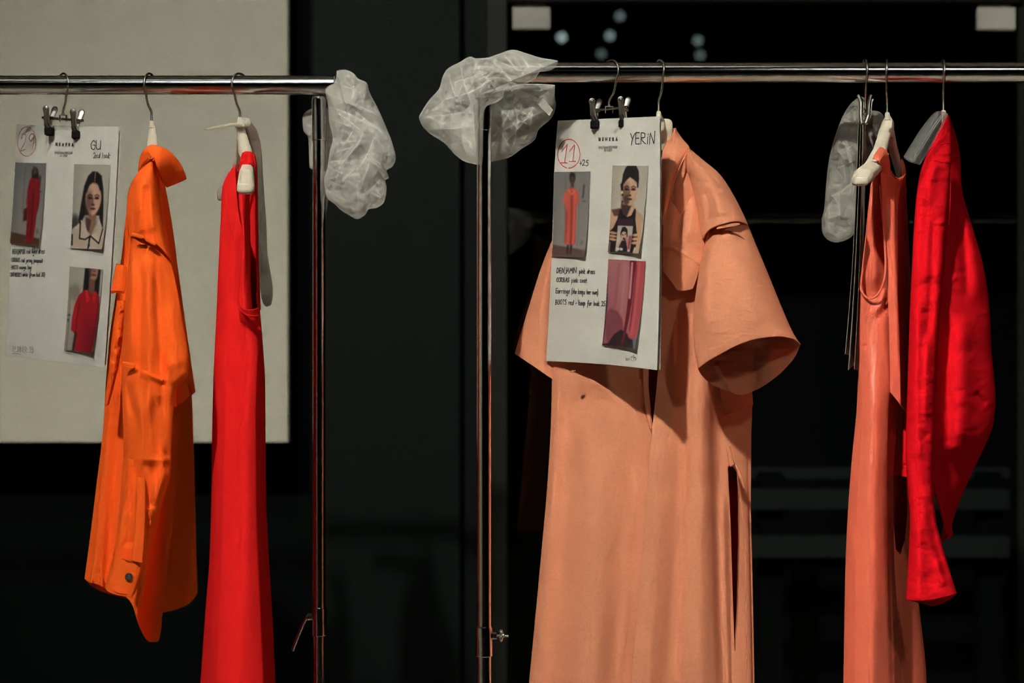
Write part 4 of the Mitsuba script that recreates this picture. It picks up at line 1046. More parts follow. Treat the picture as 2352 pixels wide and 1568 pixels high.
coat_hanger('cream coat hanger inside the orange shirt', 348, 281, DL, ZL, -0.32, -0.002, hb_orange)
shirt = thing('shirt', 'bright orange long-sleeved shirt hanging on the left rack', 'shirt')
obj('body', shell([(330, 385, -0.02), (300, 432, -0.05), (289, 500, -0.03), (279, 590, 0), (264, 690), (252, 770), (243, 880), (237, 980), (222, 1110), (206, 1240), (194, 1328)],
                  [(368, 385, 0.06), (384, 470, .09), (398, 560, .1), (415, 690, .11), (430, 800, .12), (440, 900, .12), (444, 1000, .12), (448, 1150, .12), (451, 1280, .12), (454, 1362, .12)], DL - 0.02,
                  top=[(330, 385, -0.02), (350, 372, 0.0), (368, 385, 0.06)],
                  bottom=[(194, 1328), (205, 1337, -.01), (222, 1341, -.01), (245, 1352), (290, 1371), (305, 1392), (315, 1425), (326, 1452), (345, 1474, 0.01), (362, 1473, 0.02), (370, 1445, .04), (374, 1408, .06), (400, 1401, .08), (430, 1388, .1), (454, 1362, .12)],
                  bback=[(194, 1328), (215, 1349), (245, 1362, .02), (290, 1374, .04), (330, 1398, .06), (372, 1400, .08), (420, 1385, .1), (454, 1362, .12)],
                  tf=[0.03, 0.06, 0.07, 0.07], tb=[0.03, 0.06, 0.06, 0.05], p=1.8, nt=240, ns=140, wr=(0.0009, 20, 70), seed=2, ramps=[('R', [(366, 560), (384, 900), (374, 1150), (338, 1310), (312, 1400), (310, 1480)], 40, 0.11)],
                  folds=[('s', [(264, 760), (256, 1000), (244, 1200), (238, 1330)], 6, 0.016, 0.1, 0), ('s', [(246, 900), (232, 1100), (214, 1330)], 9, 0.010, 0.1, 0), ('s', [(384, 950), (376, 1200), (366, 1400)], 8, 0.020, 0.1, 0), ('s', [(412, 950), (404, 1200), (392, 1400)], 8, -0.016, 0.1, 0), ('g', [(250, 760), (240, 1000), (215, 1300)], 12, -0.008, 0.1, 0),
                         ('g', [(400, 930), (396, 1150), (385, 1400)], 16, -0.018, 0.2, 0), ('g', [(424, 930), (418, 1200), (405, 1400)], 10, 0.012, 0.2, 0), ('g', [(350, 1300), (342, 1470)], 26, -0.015, 0.3, 0)]), 'orange_cotton', shirt)
# gathered front edge
obj('placket', panel([(268, 690), (258, 760), (250, 840), (243, 900), (240, 930)], [(290, 690), (284, 760), (272, 840), (258, 900), (250, 930)], DL - 0.10, puff=0.012, nt=90, ns=24, wr=(0.0060, 14, 12), seed=8), 'orange_cotton', shirt)
obj('pocket_flap', panel([(267, 605, .01), (260, 640), (254, 674)], [(291, 613), (290, 640), (286, 674)], DL - 0.112, top=[(268, 602), (280, 607), (291, 614)], bottom=[(254, 674), (270, 673), (287, 676)], puff=0.006, nt=40, ns=30,
                         folds=[('s', [(300, 612), (262, 604)], 3, 0.002, 0, 0)]), 'orange_cotton', shirt)
obj('hem_seam', seam([(254, 666, 0), (287, 668, 0)], DL - 0.118, 0.0007), 'orange_cotton', shirt)
obj('back_cape', panel([(366, 395, .06), (372, 500, .05), (380, 640, .04), (392, 800, .03), (401, 935, .03)], [(374, 400, .10), (396, 520, .13), (412, 640, .15), (430, 770, .16), (449, 900, .17)], DL - 0.06,
                       bottom=[(401, 893, .03), (420, 900, .09), (449, 901, .17)], puff=0.012, nt=120, ns=50, folds=[('g', [(398, 560), (412, 880)], 9, -0.008)]), 'orange_cotton', shirt)
obj('back_tab', panel([(378, 860), (378, 936)], [(404, 870, .03), (407, 935, .03)], DL - 0.085, bottom=[(378, 933), (407, 936, .03)], puff=0.004, nt=40, ns=24), 'orange_cotton', shirt)
slv = obj('sleeve', shell([(336, 380, .02), (306, 425), (297, 475), (300, 540), (291, 640), (284, 740), (279, 840), (281, 930), (284, 1020), (280, 1100), (272, 1180), (262, 1262), (258, 1275)],
                    [(352, 380, .03), (362, 440, .02), (376, 520, .01), (391, 590), (405, 650), (421, 740), (434, 835), (434, 855), (424, 873), (408, 890), (402, 915), (398, 960), (394, 1040), (392, 1086), (378, 1138), (356, 1205), (334, 1282), (330, 1294)], DL - 0.165,
                    tf=[0.01, 0.025, 0.032, 0.035, 0.03, 0.018], tb=[0.02, 0.02, 0.015, 0.01], p=2.2, nt=300, ns=130, wr=(0.0013, 24, 60), seed=4,
                    folds=[('c', [(322, 548), (325, 700), (323, 860)], 4, 0.014, 0.05, 0.05), ('s', [(312, 1050), (308, 1110), (296, 1190), (282, 1260)], 6, 0.020, 0.1, 0.1), ('s', [(322, 1040), (318, 1120), (308, 1190)], 5, -0.020, 0.1, 0.1), ('s', [(366, 580), (372, 720), (382, 840)], 8, 0.010), ('s', [(352, 900), (364, 1000), (360, 1100)], 7, 0.010), ('g', [(340, 560), (343, 760), (340, 1000)], 13, -0.010), ('g', [(300, 560), (300, 760), (298, 840)], 12, -0.007), ('g', [(358, 570), (362, 700), (372, 860), (374, 1000)], 9, 0.010),
                           ('g', [(392, 690), (402, 780), (404, 860)], 18, -0.007), ('r', [(326, 852), (350, 862), (376, 873)], 10, -0.006, 0.05, 0.05), ('r', [(278, 838), (312, 842)], 8, -0.005, 0, 0.1),
                           ('g', [(290, 870), (305, 960)], 9, 0.012), ('g', [(316, 880), (330, 1000), (330, 1080)], 9, -0.009), ('g', [(308, 1010), (304, 1100), (290, 1180), (276, 1250)], 7, 0.012), ('g', [(348, 900), (358, 1000), (352, 1120)], 10, 0.008), ('g', [(372, 1000), (374, 1090), (352, 1170)], 9, -0.010),
                           ('g', [(335, 1110), (340, 1180), (334, 1260)], 5, 0.009), ('g', [(345, 1160), (345, 1215)], 12, -0.006)]), 'orange_cotton', shirt)
obj('sleeve_placket', panel([(315, 1096), (313, 1150), (309, 1220), (300, 1288)], [(333, 1096), (334, 1150), (332, 1220), (327, 1292)], DL - 0.2005, puff=0.002, nt=60, ns=16), 'orange_cotton', slv)
cuff = obj('cuff', shell([(263, 1268), (252, 1308), (241, 1350)], [(330, 1290), (322, 1325), (309, 1364)], DL - 0.180, top=[(263, 1268), (295, 1281), (330, 1290)], bottom=[(241, 1350), (248, 1358), (275, 1367), (297, 1370), (309, 1364)], tf=0.018, tb=0.012, p=3, nt=70, ns=60, wr=(0.0008, 18, 22), seed=6), 'orange_cotton', shirt)
obj('cuff_seam', cat(seam([(262, 1274, 0.010), (295, 1287, -0.004), (327, 1297, 0.010)], DL - 0.1965, 0.0006), seam([(245, 1347, 0.010), (275, 1361, -0.004), (303, 1364, 0.004)], DL - 0.1965, 0.0006)), 'orange_cotton', cuff)
q = P(296, 1324, DL - 0.2005)
bt = obj('button', orient(lathe_z([(0, 0.0012), (0.0022, 0.0012), (0.0030, 0.0020), (0.0041, 0.0020), (0.0044, 0.0012), (0.0044, 0), (0, 0)], 28), [0, -1, 0], q), 'button', cuff, 40, label='dark round button')
obj('button_thread', cat(*[trimesh.creation.icosphere(1, 0.0006).apply_translation(q + [sx * 0.0009, -0.0014, sz * 0.0009]) for sx in (-1, 1) for sz in (-1, 1)]), 'grey_ink', bt)
obj('shoulder_cap', panel([(343, 366, .03), (320, 392, .015), (302, 420), (293, 450), (291, 480), (296, 542)], [(358, 372, .04), (362, 410, .03), (368, 470, .02), (380, 545, .01), (396, 608, .015)], DL - 0.178,
                          top=[(343, 366, .03), (350, 364, .03), (358, 372, .04)], bottom=[(296, 541), (315, 544), (332, 547), (352, 556), (368, 568), (384, 586), (396, 608)], puff=0.030, nt=120, ns=90, p=2.4, wr=(0.0012, 22, 40), seed=12,
                          folds=[('g', [(337, 420), (334, 470), (326, 520)], 7, 0.006), ('g', [(312, 450), (306, 540)], 6, 0.006, 0.3, 0), ('g', [(345, 440), (352, 540)], 8, -0.006), ('g', [(325, 470), (322, 540)], 9, -0.006), ('c', [(356, 480), (384, 575)], 3, 0.004)]), 'orange_cotton', shirt)
for pts in ([(302, 536), (316, 541), (330, 545)], [(333, 547), (345, 554), (358, 561)], [(281, 833), (296, 836), (311, 838)]):
    c = curve(pts, 16)
    obj('tab', tube(P(c[:, 0], c[:, 1], DL - 0.206), np.interp(np.linspace(0, 1, 16), [0, .15, .85, 1], [.0012, .0023, .0023, .0012]), 10, flat=([0, 1, 0], 0.5)), 'orange_cotton', shirt)
obj('collar', panel([(317, 399, .05), (322, 390, .03), (330, 376, .01)], [(429, 411, .05), (410, 420, .04), (383, 431, .035)], DL - 0.17,
                    top=[(317, 399, .05), (319, 372, .035), (325, 352, .02), (337, 338, .01), (350, 332, .01), (368, 336, .012), (385, 344, .02), (400, 357, .03), (415, 376, .04), (424, 395, .045), (429, 411, .05)],
                    bottom=[(330, 376, .01), (336, 368, 0), (343, 362, -.004), (350, 363, -.004), (357, 372, 0.0), (364, 388, .008), (371, 406, .018), (376, 420, .028), (383, 431, .035)], puff=0.022, nt=60, ns=120, th=0.002, wr=(0.0007, 20, 20), seed=14), 'orange_cotton', shirt)
obj('collar_stand', panel([(331, 380, .03), (330, 392, .03)], [(372, 410, .06), (374, 430, .06)], DL - 0.17, top=[(331, 380, .03), (342, 364, .01), (352, 366, .01), (362, 386, .03), (372, 410, .06)], bottom=[(326, 394, .03), (342, 380, .01), (354, 382, .01), (366, 410, .04), (378, 440, .06)], puff=0.0, nt=24, ns=60), 'orange_cotton', shirt)
obj('front_edge', panel([(356, 376, 0), (364, 440, .01), (374, 520, .02), (386, 620, .03)], [(362, 384, .01), (372, 440, .03), (384, 520, .045), (396, 620, .055)], DL - 0.155, puff=0.006, nt=90, ns=20), 'orange_cotton', shirt)


# ---------------------------------------------------------------- the red dress
def hb_red(k):
    obj('neck', hanger_body([(552, 272, 0), (553, 290, 0), (557, 320, -0.01), (562, 350, -0.03)], [5, 10, 12, 14], DL), 'cream_plastic', k)
    S = lambda u, v, d: P(u, v, DL + d)
    w = DL / F
    obj('arm', hull_bar([(S(558, 318, -0.01), (10 * w, .006, 12 * w)), (S(565, 352, -0.05), (13 * w, .010, 14 * w)), (S(568, 390, -0.10), (12 * w, .012, 12 * w)), (S(566, 402, -0.135), (15 * w, .012, 14 * w)), (S(564.5, 432, -0.155), (18.5 * w, .010, 13 * w))]), 'cream_plastic', k, 40)
    obj('arm', hull_bar([(S(553, 305, 0.01), (5 * w, .006, 14 * w)), (S(551, 345, .05), (5 * w, .008, 16 * w)), (S(538, 398, .11), (6 * w, .010, 14 * w)), (S(508, 448, .15), (9 * w, .010, 14 * w))]), 'cream_plastic', k, 40)


coat_hanger('cream coat hanger with a blunt end poking out of the red sleeveless dress', 551, 272, DL, ZL, -0.62, 0.0, hb_red)
dress = thing('dress', 'long plain red sleeveless dress hanging on the left rack', 'dress')
obj('body', shell([(541, 378, .06), (522, 402, .05), (511, 430, .04), (507, 500, .04), (503, 580, .03), (498, 700, .02), (491, 850), (487, 1000), (485, 1150), (481, 1280), (472, 1400), (460, 1568), (453, 1660)],
                  [(578, 378, -.03), (584, 410, -.02), (588, 450), (591, 560), (595, 680), (603, 780), (609, 880), (610, 1000), (611, 1130), (616, 1250), (622, 1350), (630, 1500), (636, 1660)], DL - 0.03,
                  top=[(541, 378, .06), (546, 470, .03), (556, 520, 0), (568, 460, -.02), (578, 378, -.03)], tf=[0.03, 0.045, 0.05, 0.06, 0.06], tb=0.05, p=2.4, nt=300, ns=110, wr=(0.0006, 30, 120), seed=21,
                  ramps=[('L', [(532, 600), (520, 800), (517, 1000), (511, 1250), (503, 1450), (498, 1660)], 30, 0.025), ('R', [(592, 740), (586, 950), (588, 1200), (604, 1568), (608, 1660)], 24, 0.045)],
                  holes=[[(572, 440), (588, 440), (587, 560), (592, 722), (572, 722), (574, 600), (575, 520)]],
                  folds=[('g', [(560, 480), (556, 620), (548, 720)], 9, -0.016, 0.1, 0.3), ('g', [(543, 470), (540, 640), (536, 780)], 8, 0.012, 0.1, 0.4), ('g', [(523, 430), (520, 600)], 10, 0.006),
                         ('g', [(596, 760), (601, 1000), (604, 1250)], 5, -0.006), ('g', [(545, 800), (548, 1200), (545, 1660)], 40, -0.010, 0.3, 0),
                         ('g', [(500, 800), (497, 1100), (485, 1500)], 5, -0.005, 0.2, 0), ('g', [(620, 1480), (626, 1660)], 4, -0.006, 0.2, 0)]), 'red_crepe', dress)
obj('strap', panel([(556, 352, -.082), (550, 374, -.098), (547, 410, -.095), (549, 470, -.10), (556, 540, -.09), (551, 640, -.085), (546, 700, -.085)], [(580, 350, -.082), (584, 378, -.098), (578, 420, -.085), (573, 470, -.075), (575, 540, -.07), (576, 640, -.07), (580, 720, -.07)], DL,
                   top=[(556, 352, -.082), (566, 347, -.082), (580, 350, -.082)], puff=0.012, nt=140, ns=40, wr=(0.0006, 30, 60), seed=23, folds=[('g', [(558, 470), (556, 690)], 6, -0.006), ('g', [(567, 480), (570, 660)], 4, 0.005)]), 'red_crepe', dress)
obj('strap', panel([(580, 352, -.03), (585, 384, -.05), (586, 430, -.03), (587, 560, -.03), (588, 640, -.03), (588, 700, -.03)], [(584, 356, -.02), (589, 390, -.03), (590, 440, -.01), (592, 560, -.01), (594, 640, -.01), (597, 712, -.01)], DL - 0.015, puff=0.002, nt=80, ns=12), 'red_crepe', dress)
obj('back_neck', panel([(540, 382, .05), (544, 450, .05), (548, 560, .04)], [(578, 384, .04), (582, 450, .035), (584, 560, .03)], DL, puff=0.0, nt=30, ns=16), 'red_crepe', dress)
obj('armhole_edge', panel([(546, 690, 0), (548, 712, 0), (552, 740, .01)], [(594, 706, .02), (596, 726, .02), (600, 760, .02)], DL - 0.092, top=[(546, 690, 0), (553, 712, -.004), (566, 722, -.006), (580, 725, .0), (594, 724, .02)], puff=0.006, nt=30, ns=50), 'red_crepe', dress)
obj('armhole_seam', seam([(546, 690, 0), (553, 712, -.006), (566, 722, -.010), (580, 726, -.004), (593, 725, .012)], DL - 0.094, 0.0011), 'red_crepe', dress)

veil = thing('garment_bag', 'brownish sheer bag tied to the neck of the red dress hanger', 'bag')
oV = [(552, 274), (566, 270), (578, 282), (590, 300), (600, 340), (604, 400), (607, 450), (612, 520), (614, 580), (622, 630), (627, 670), (622, 700), (612, 704), (602, 690), (596, 640), (592, 560), (589, 470), (585, 400), (578, 340), (566, 300)]
bag_part(veil, 'brown_veil', 'fabric', blob([(x, y, 0.0) for x, y in oV], (597, 480), DL + 0.03, 0.012, 0.014, 0.006, 61, 26, 150, sc=24), 'brown_veil')
oV2 = [(548, 284), (562, 280), (569, 310), (566, 345), (558, 372), (548, 392), (543, 396), (544, 340), (546, 305)]
bag_part(veil, 'brown_veil', 'fabric', blob(oV2, (554, 330), DL + 0.012, 0.012, 0.014, 0.004, 67, 24, 90, sc=24), 'brown_veil')
c = curve([(472, 297), (490, 293), (515, 289), (538, 285), (553, 285), (562, 289)], 50)
obj('tie_cord', cat(tube(P(c[:, 0], c[:, 1], DL - 0.02), np.interp(np.linspace(0, 1, 50), [0, .1, 1], [.0010, .0017, .0022]), 10, flat=([0, 1, 0], 0.6)), trimesh.creation.torus(0.0066, 0.0022).apply_scale([1, 1.3, 1]).apply_translation(P(555, 290, DL - 0.001))), 'cord', veil, label='pale knotted tie cord')
bag_part(veil, 'white_fleece', 'gathered_top', blob([(545, 276), (555, 270), (572, 272), (576, 284), (566, 292), (550, 290)], (560, 281), DL - 0.002, 0.008, 0.01, 0.003, 71, 18, 60, sc=12))


# ---------------------------------------------------------------- the pink coat
DC = DR + 0.09


def hb_pink(k):
    S = lambda u, v, d: P(u, v, DR + d)
    w = DR / F
    obj('neck', hanger_body([(1513, 264, 0), (1516, 276, 0.012), (1520, 300, 0.03), (1524, 340, 0.045)], [6, 13, 20, 24], DR, 0.45), 'cream_plastic', k)
    obj('arm', hull_bar([(S(1524, 292, .022), (21 * w, .006, 20 * w)), (S(1532, 330, 0.036), (16 * w, .007, 18 * w)), (S(1590, 395, .045), (10 * w, .008, 14 * w)), (S(1640, 450, .05), (12 * w, .008, 12 * w))]), 'cream_plastic', k, 40)
    obj('arm', hull_bar([(S(1512, 290, .01), (14 * w, .007, 14 * w)), (S(1460, 345, .05), (12 * w, .008, 16 * w)), (S(1380, 430, .09), (12 * w, .01, 14 * w))]), 'cream_plastic', k, 40)


coat_hanger('cream coat hanger in the collar of the pink coat', 1513, 259, DR, ZR, 0.30, 0.001, hb_pink)
SLIT = [(1672, 1072), (1684, 1070), (1694, 1084), (1697, 1130), (1697, 1250), (1694, 1400), (1688, 1500), (1684, 1400), (1678, 1200)]
SLIT_BODY = [(1671, 1071), (1684, 1069), (1695, 1083), (1698, 1130), (1698, 1250), (1695, 1400), (1688, 1504), (1683, 1400), (1677, 1200)]
coat = thing('coat', 'long coral pink short-sleeved coat dress hanging on the right rack', 'coat')
obj('body', shell([(1330, 500, .06), (1290, 600, .06), (1272, 720, .05), (1268, 850, .04), (1266, 950, .03), (1258, 1100, .02), (1245, 1250), (1231, 1400), (1215, 1568), (1206, 1660)],
                  [(1640, 420, .02), (1668, 600, .03), (1700, 800, .04), (1722, 930, .04), (1722, 1000, .04), (1722, 1150, .04), (1725, 1300, .04), (1728, 1450, .04), (1730, 1568, .04), (1731, 1660, .04)], DC,
                  top=[(1330, 500, .06), (1400, 430, .04), (1470, 380), (1525, 360, -.02), (1580, 370, -.02), (1640, 420, .02)], tf=[0.03, 0.05, 0.05, 0.06], tb=0.05, p=3.5, nt=330, ns=340, wr=(0.0011, 40, 110), seed=31,
                  holes=[SLIT_BODY, [(1489, 838), (1530, 838), (1514, 900), (1499, 975), (1492, 930), (1488, 880)]],
                  folds=[('s', [(1634, 800), (1638, 1100), (1646, 1350), (1656, 1660)], 9, 0.042, 0.1, 0), ('s', [(1290, 850), (1280, 1100), (1262, 1400), (1245, 1660)], (12, 22), 0.030, 0.1, 0), ('s', [(1330, 880), (1322, 1100), (1306, 1400), (1290, 1660)], 26, -0.026, 0.15, 0), ('s', [(1436, 900), (1430, 1150), (1408, 1400), (1380, 1660)], 34, 0.022, 0.15, 0),
                         ('s', [(1476, 900), (1470, 1200), (1440, 1660)], 16, -0.012, 0.15, 0), ('g', [(1380, 1000), (1370, 1200), (1350, 1660)], 40, -0.012, 0.2, 0), ('g', [(1478, 860), (1480, 980)], 16, -0.006), ('g', [(1330, 870), (1400, 900), (1450, 960)], 18, -0.006)]), 'pink_linen', coat)
obj('facing', panel([(1476, 834), (1478, 900), (1492, 985)], [(1491, 834), (1490, 880), (1494, 930), (1501, 985)], DC - 0.0535, puff=0.001, nt=40, ns=10), 'pink_linen', coat)
obj('buttonhole', cat(tube(P(np.array([1309, 1322]), np.array([853, 851]), DC - 0.0605), 0.0008, 8), trimesh.creation.icosphere(2, 0.0018).apply_translation(P(1315, 853, DC - 0.0605))), 'pink_linen', coat)
obj('front_panel', panel([(1524, 345, .0), (1521, 500), (1519, 700, 0), (1511, 850, 0), (1499, 975, 0), (1489, 1080), (1477, 1250), (1461, 1430), (1449, 1568), (1441, 1660)],
                         [(1640, 420, .03), (1668, 600, .05), (1700, 800, .065), (1728, 935, .075), (1726, 1000, .075), (1725, 1150, .075), (1728, 1300, .075), (1731, 1450, .075), (1733, 1568, .075), (1734, 1660, .075)], DC - 0.060,
                         top=[(1524, 345, 0), (1560, 350, -.01), (1600, 370, 0), (1640, 420, .03)], puff=0.012, nt=330, ns=260, wr=(0.0012, 34, 110), seed=33,
                         holes=[SLIT],
                         folds=[('s', [(1588, 680), (1587, 900), (1580, 1100), (1566, 1400), (1556, 1660)], 6, -0.012, 0.1, 0), ('s', [(1634, 860), (1637, 1100), (1644, 1350), (1654, 1660)], 9, 0.030, 0.1, 0), ('s', [(1548, 900), (1544, 1150), (1530, 1400), (1514, 1660)], 18, 0.014, 0.15, 0), ('g', [(1612, 760), (1610, 1100), (1606, 1660)], (16, 30), -0.010, 0.15, 0),
                                ('g', [(1512, 1000), (1505, 1200), (1480, 1660)], 18, -0.006, 0.1, 0), ('g', [(1660, 1080), (1664, 1300), (1676, 1660)], 9, -0.010, 0.25, 0), ('s', [(1695, 1110), (1698, 1300), (1696, 1660)], 4, 0.014, 0.1, 0), ('s', [(1555, 680), (1550, 850)], 4, 0.006)]), 'pink_linen', coat)
obj('pocket_flap', panel([(1650, 860, 0), (1656, 910, 0), (1664, 953, 0)], [(1722, 870, .03), (1728, 900, .035), (1730, 931, .035)], DC - 0.045, bottom=[(1664, 953, 0), (1690, 946, .01), (1730, 931, .035)], puff=0.006, nt=40, ns=50), 'pink_linen', coat)
obj('belt_loop', panel([(1668, 1026), (1672, 1050), (1676, 1072)], [(1678, 1024), (1682, 1046), (1687, 1066)], DC - 0.052, puff=0.003, nt=30, ns=12, th=0.002), 'pink_linen', coat)
obj('slit_edge', panel([(1680, 1068), (1694, 1088), (1703, 1112)], [(1687, 1062), (1704, 1090), (1711, 1122)], DC - 0.040, puff=0.002, nt=30, ns=12, th=0.002), 'pink_linen', coat)
obj('slit_lining', panel([(1660, 1060), (1660, 1560)], [(1712, 1060), (1712, 1560)], DC + 0.04, puff=0.0, nt=30, ns=12), 'red_crepe', coat, label='dark red inside of the open slit')
obj('seam', cat(seam([(1700, 1140, 0.004), (1710, 1250, .006), (1714, 1400, .008), (1716, 1568, .01)], DC - 0.025, 0.0005)), 'pink_linen', coat)
obj('storm_flap', panel([(1526, 400, .03), (1522, 560), (1522, 622)], [(1640, 440, .03), (1618, 580), (1592, 664)], DC - 0.078, top=[(1526, 400, .03), (1580, 395, .03), (1640, 440, .03)], bottom=[(1522, 622), (1541, 647), (1561, 668), (1578, 667), (1592, 664)], puff=0.008, nt=80, ns=70, seed=35, wr=(0.0009, 26, 40),
                        folds=[('r', [(1540, 565), (1575, 582), (1602, 602)], 8, -0.003, 0, 0), ('g', [(1600, 440), (1580, 560)], 12, -0.006), ('g', [(1570, 450), (1556, 560)], 12, 0.005)]), 'pink_linen', coat)
obj('shoulder', panel([(1580, 338, .03), (1570, 380, .03), (1590, 440, .03), (1602, 500, .02), (1614, 550, .0)], [(1585, 342, .03), (1620, 371, .035), (1652, 398, .04), (1686, 449, .04), (1705, 486, .035), (1719, 517, .03)], DC - 0.094,
                      bottom=[(1614, 550, 0), (1627, 529, 0), (1642, 520, -.002), (1662, 513, -.004), (1690, 508, 0), (1719, 517, .03)], puff=0.034, nt=100, ns=90, p=2.2, seed=37, wr=(0.0012, 26, 40),
                      folds=[('c', [(1572, 400), (1600, 415), (1640, 420)], 4, 0.003), ('g', [(1618, 430), (1628, 460), (1626, 520)], 10, 0.010), ('g', [(1650, 430), (1655, 500)], 16, -0.006), ('g', [(1600, 470), (1607, 540)], 8, 0.006)]), 'pink_linen', coat)
obj('collar', panel([(1549, 293, .03), (1532, 324, .02), (1521, 350, .01), (1518, 430, 0), (1519, 515, 0)], [(1551, 294, .03), (1566, 316, .03), (1584, 342, .02), (1563, 378, .0), (1550, 410, -.005), (1540, 455, -.005), (1521, 516, 0)], DC - 0.085,
                    puff=0.016, nt=100, ns=60, th=0.002, seed=39, wr=(0.0007, 24, 30)), 'pink_linen', coat)
obj('collar_seam', seam([(1583, 342, .008), (1563, 379, -.012), (1550, 411, -.014), (1540, 456, -.010), (1521, 516, -.002)], DC - 0.0845, 0.0008), 'pink_linen', coat)
sl2 = obj('sleeve', shell([(1627, 528, .055), (1612, 590, .038), (1600, 660, .018), (1592, 735, .005), (1595, 790), (1603, 846)], [(1717, 514, .075), (1741, 572, .066), (1766, 632, .055), (1796, 706, .045), (1820, 760, .04), (1838, 790, .04)], DC - 0.120,
                    top=[(1627, 528, .055), (1642, 519, .045), (1662, 512, .045), (1690, 508, .055), (1717, 514, .075)],
                    bottom=[(1603, 846, 0), (1625, 829, 0), (1660, 809, 0), (1700, 789, 0), (1745, 776, 0), (1790, 772, .01), (1822, 778, .03), (1838, 790, .04)],
                    bback=[(1603, 846, 0), (1613, 863, 0), (1640, 885, 0), (1670, 897, 0), (1701, 907, 0), (1735, 896, 0), (1770, 875, 0), (1804, 846, .01), (1830, 812, .03), (1838, 790, .04)],
                    tf=[0.035, 0.045, 0.045, 0.04], tb=[0.03, 0.035, 0.036, 0.036], p=2.2, nt=190, ns=150, wr=(0.0036, 50, 24), seed=43,
                    folds=[('g', [(1665, 540), (1660, 640), (1670, 760)], 16, 0.004, 0.4, 0.4), ('g', [(1635, 560), (1622, 660), (1630, 800)], 16, -0.006), ('c', [(1645, 530), (1662, 545), (1690, 535)], 4, 0.006), ('g', [(1700, 560), (1730, 680), (1750, 760)], 22, -0.006)],
                    bfolds=[('g', [(1650, 840), (1680, 900)], 8, -0.014, 0, 0), ('g', [(1740, 800), (1730, 890)], 14, 0.008, 0, 0)]), 'pink_linen', coat)
obj('hem', cat(seam([(1603, 846, .0), (1625, 829, -.024), (1660, 809, -.035), (1700, 789, -.039), (1745, 776, -.036), (1790, 772, -.022), (1822, 778, .006), (1838, 790, .04)], DC - 0.120, 0.0007)), 'pink_linen', sl2)
c = curve([(1646, 522), (1660, 517), (1680, 514), (1700, 511)], 20)
obj('tab', tube(P(c[:, 0], c[:, 1] + 3, DC - 0.128), np.interp(np.linspace(0, 1, 20), [0, .2, .8, 1], [.0006, .0020, .0020, .0006]), 12, flat=([0, 1, 0], 0.4)), 'pink_linen', coat)
obj('sleeve', shell([(1268, 552, .0), (1241, 620), (1216, 700), (1196, 765), (1182, 812)], [(1330, 540, 0), (1335, 650), (1335, 780), (1330, 900)], DC + 0.06, bottom=[(1182, 812), (1221, 842), (1270, 880), (1330, 915)], bback=[(1182, 812), (1230, 830), (1280, 850), (1330, 880)], tf=0.04, tb=0.03, nt=120, ns=80, wr=(0.0016, 34, 40), seed=45,
                    folds=[('g', [(1262, 580), (1230, 800)], 12, -0.008), ('g', [(1276, 640), (1262, 850)], 10, 0.010)]), 'pink_linen', coat)


# ---------------------------------------------------------------- the coral satin dress
DS = 2.24


def hb_coral(k):
    S = lambda u, v, d: P(u, v, DS + d)
    w = DS / F
    obj('neck', hull_bar([(S(2039, 270, 0), (6 * w, .005, 5 * w)), (S(2039, 284, 0), (13 * w, .008, 8 * w)), (S(2036, 308, -.005), (17 * w, .010, 12 * w))]), 'cream_plastic', k, 40)
    obj('arm', hull_bar([(S(2033, 304, -.008), (14 * w, .009, 12 * w)), (S(2028, 322, -.022), (13 * w, .009, 12 * w)), (S(2021, 348, -.05), (14 * w, .010, 14 * w)), (S(2004, 385, -.10), (18 * w, .011, 14 * w)), (S(1983, 404, -.135), (20 * w, .011, 16 * w)), (S(1976, 415, -.145), (18 * w, .010, 11 * w))]), 'cream_plastic', k, 40)
    obj('arm', hull_bar([(S(2043, 306, .004), (10 * w, .008, 14 * w)), (S(2053, 348, .04), (7 * w, .009, 16 * w)), (S(2066, 395, .09), (6 * w, .010, 16 * w)), (S(2074, 440, .14), (8 * w, .010, 14 * w))]), 'cream_plastic', k, 40)


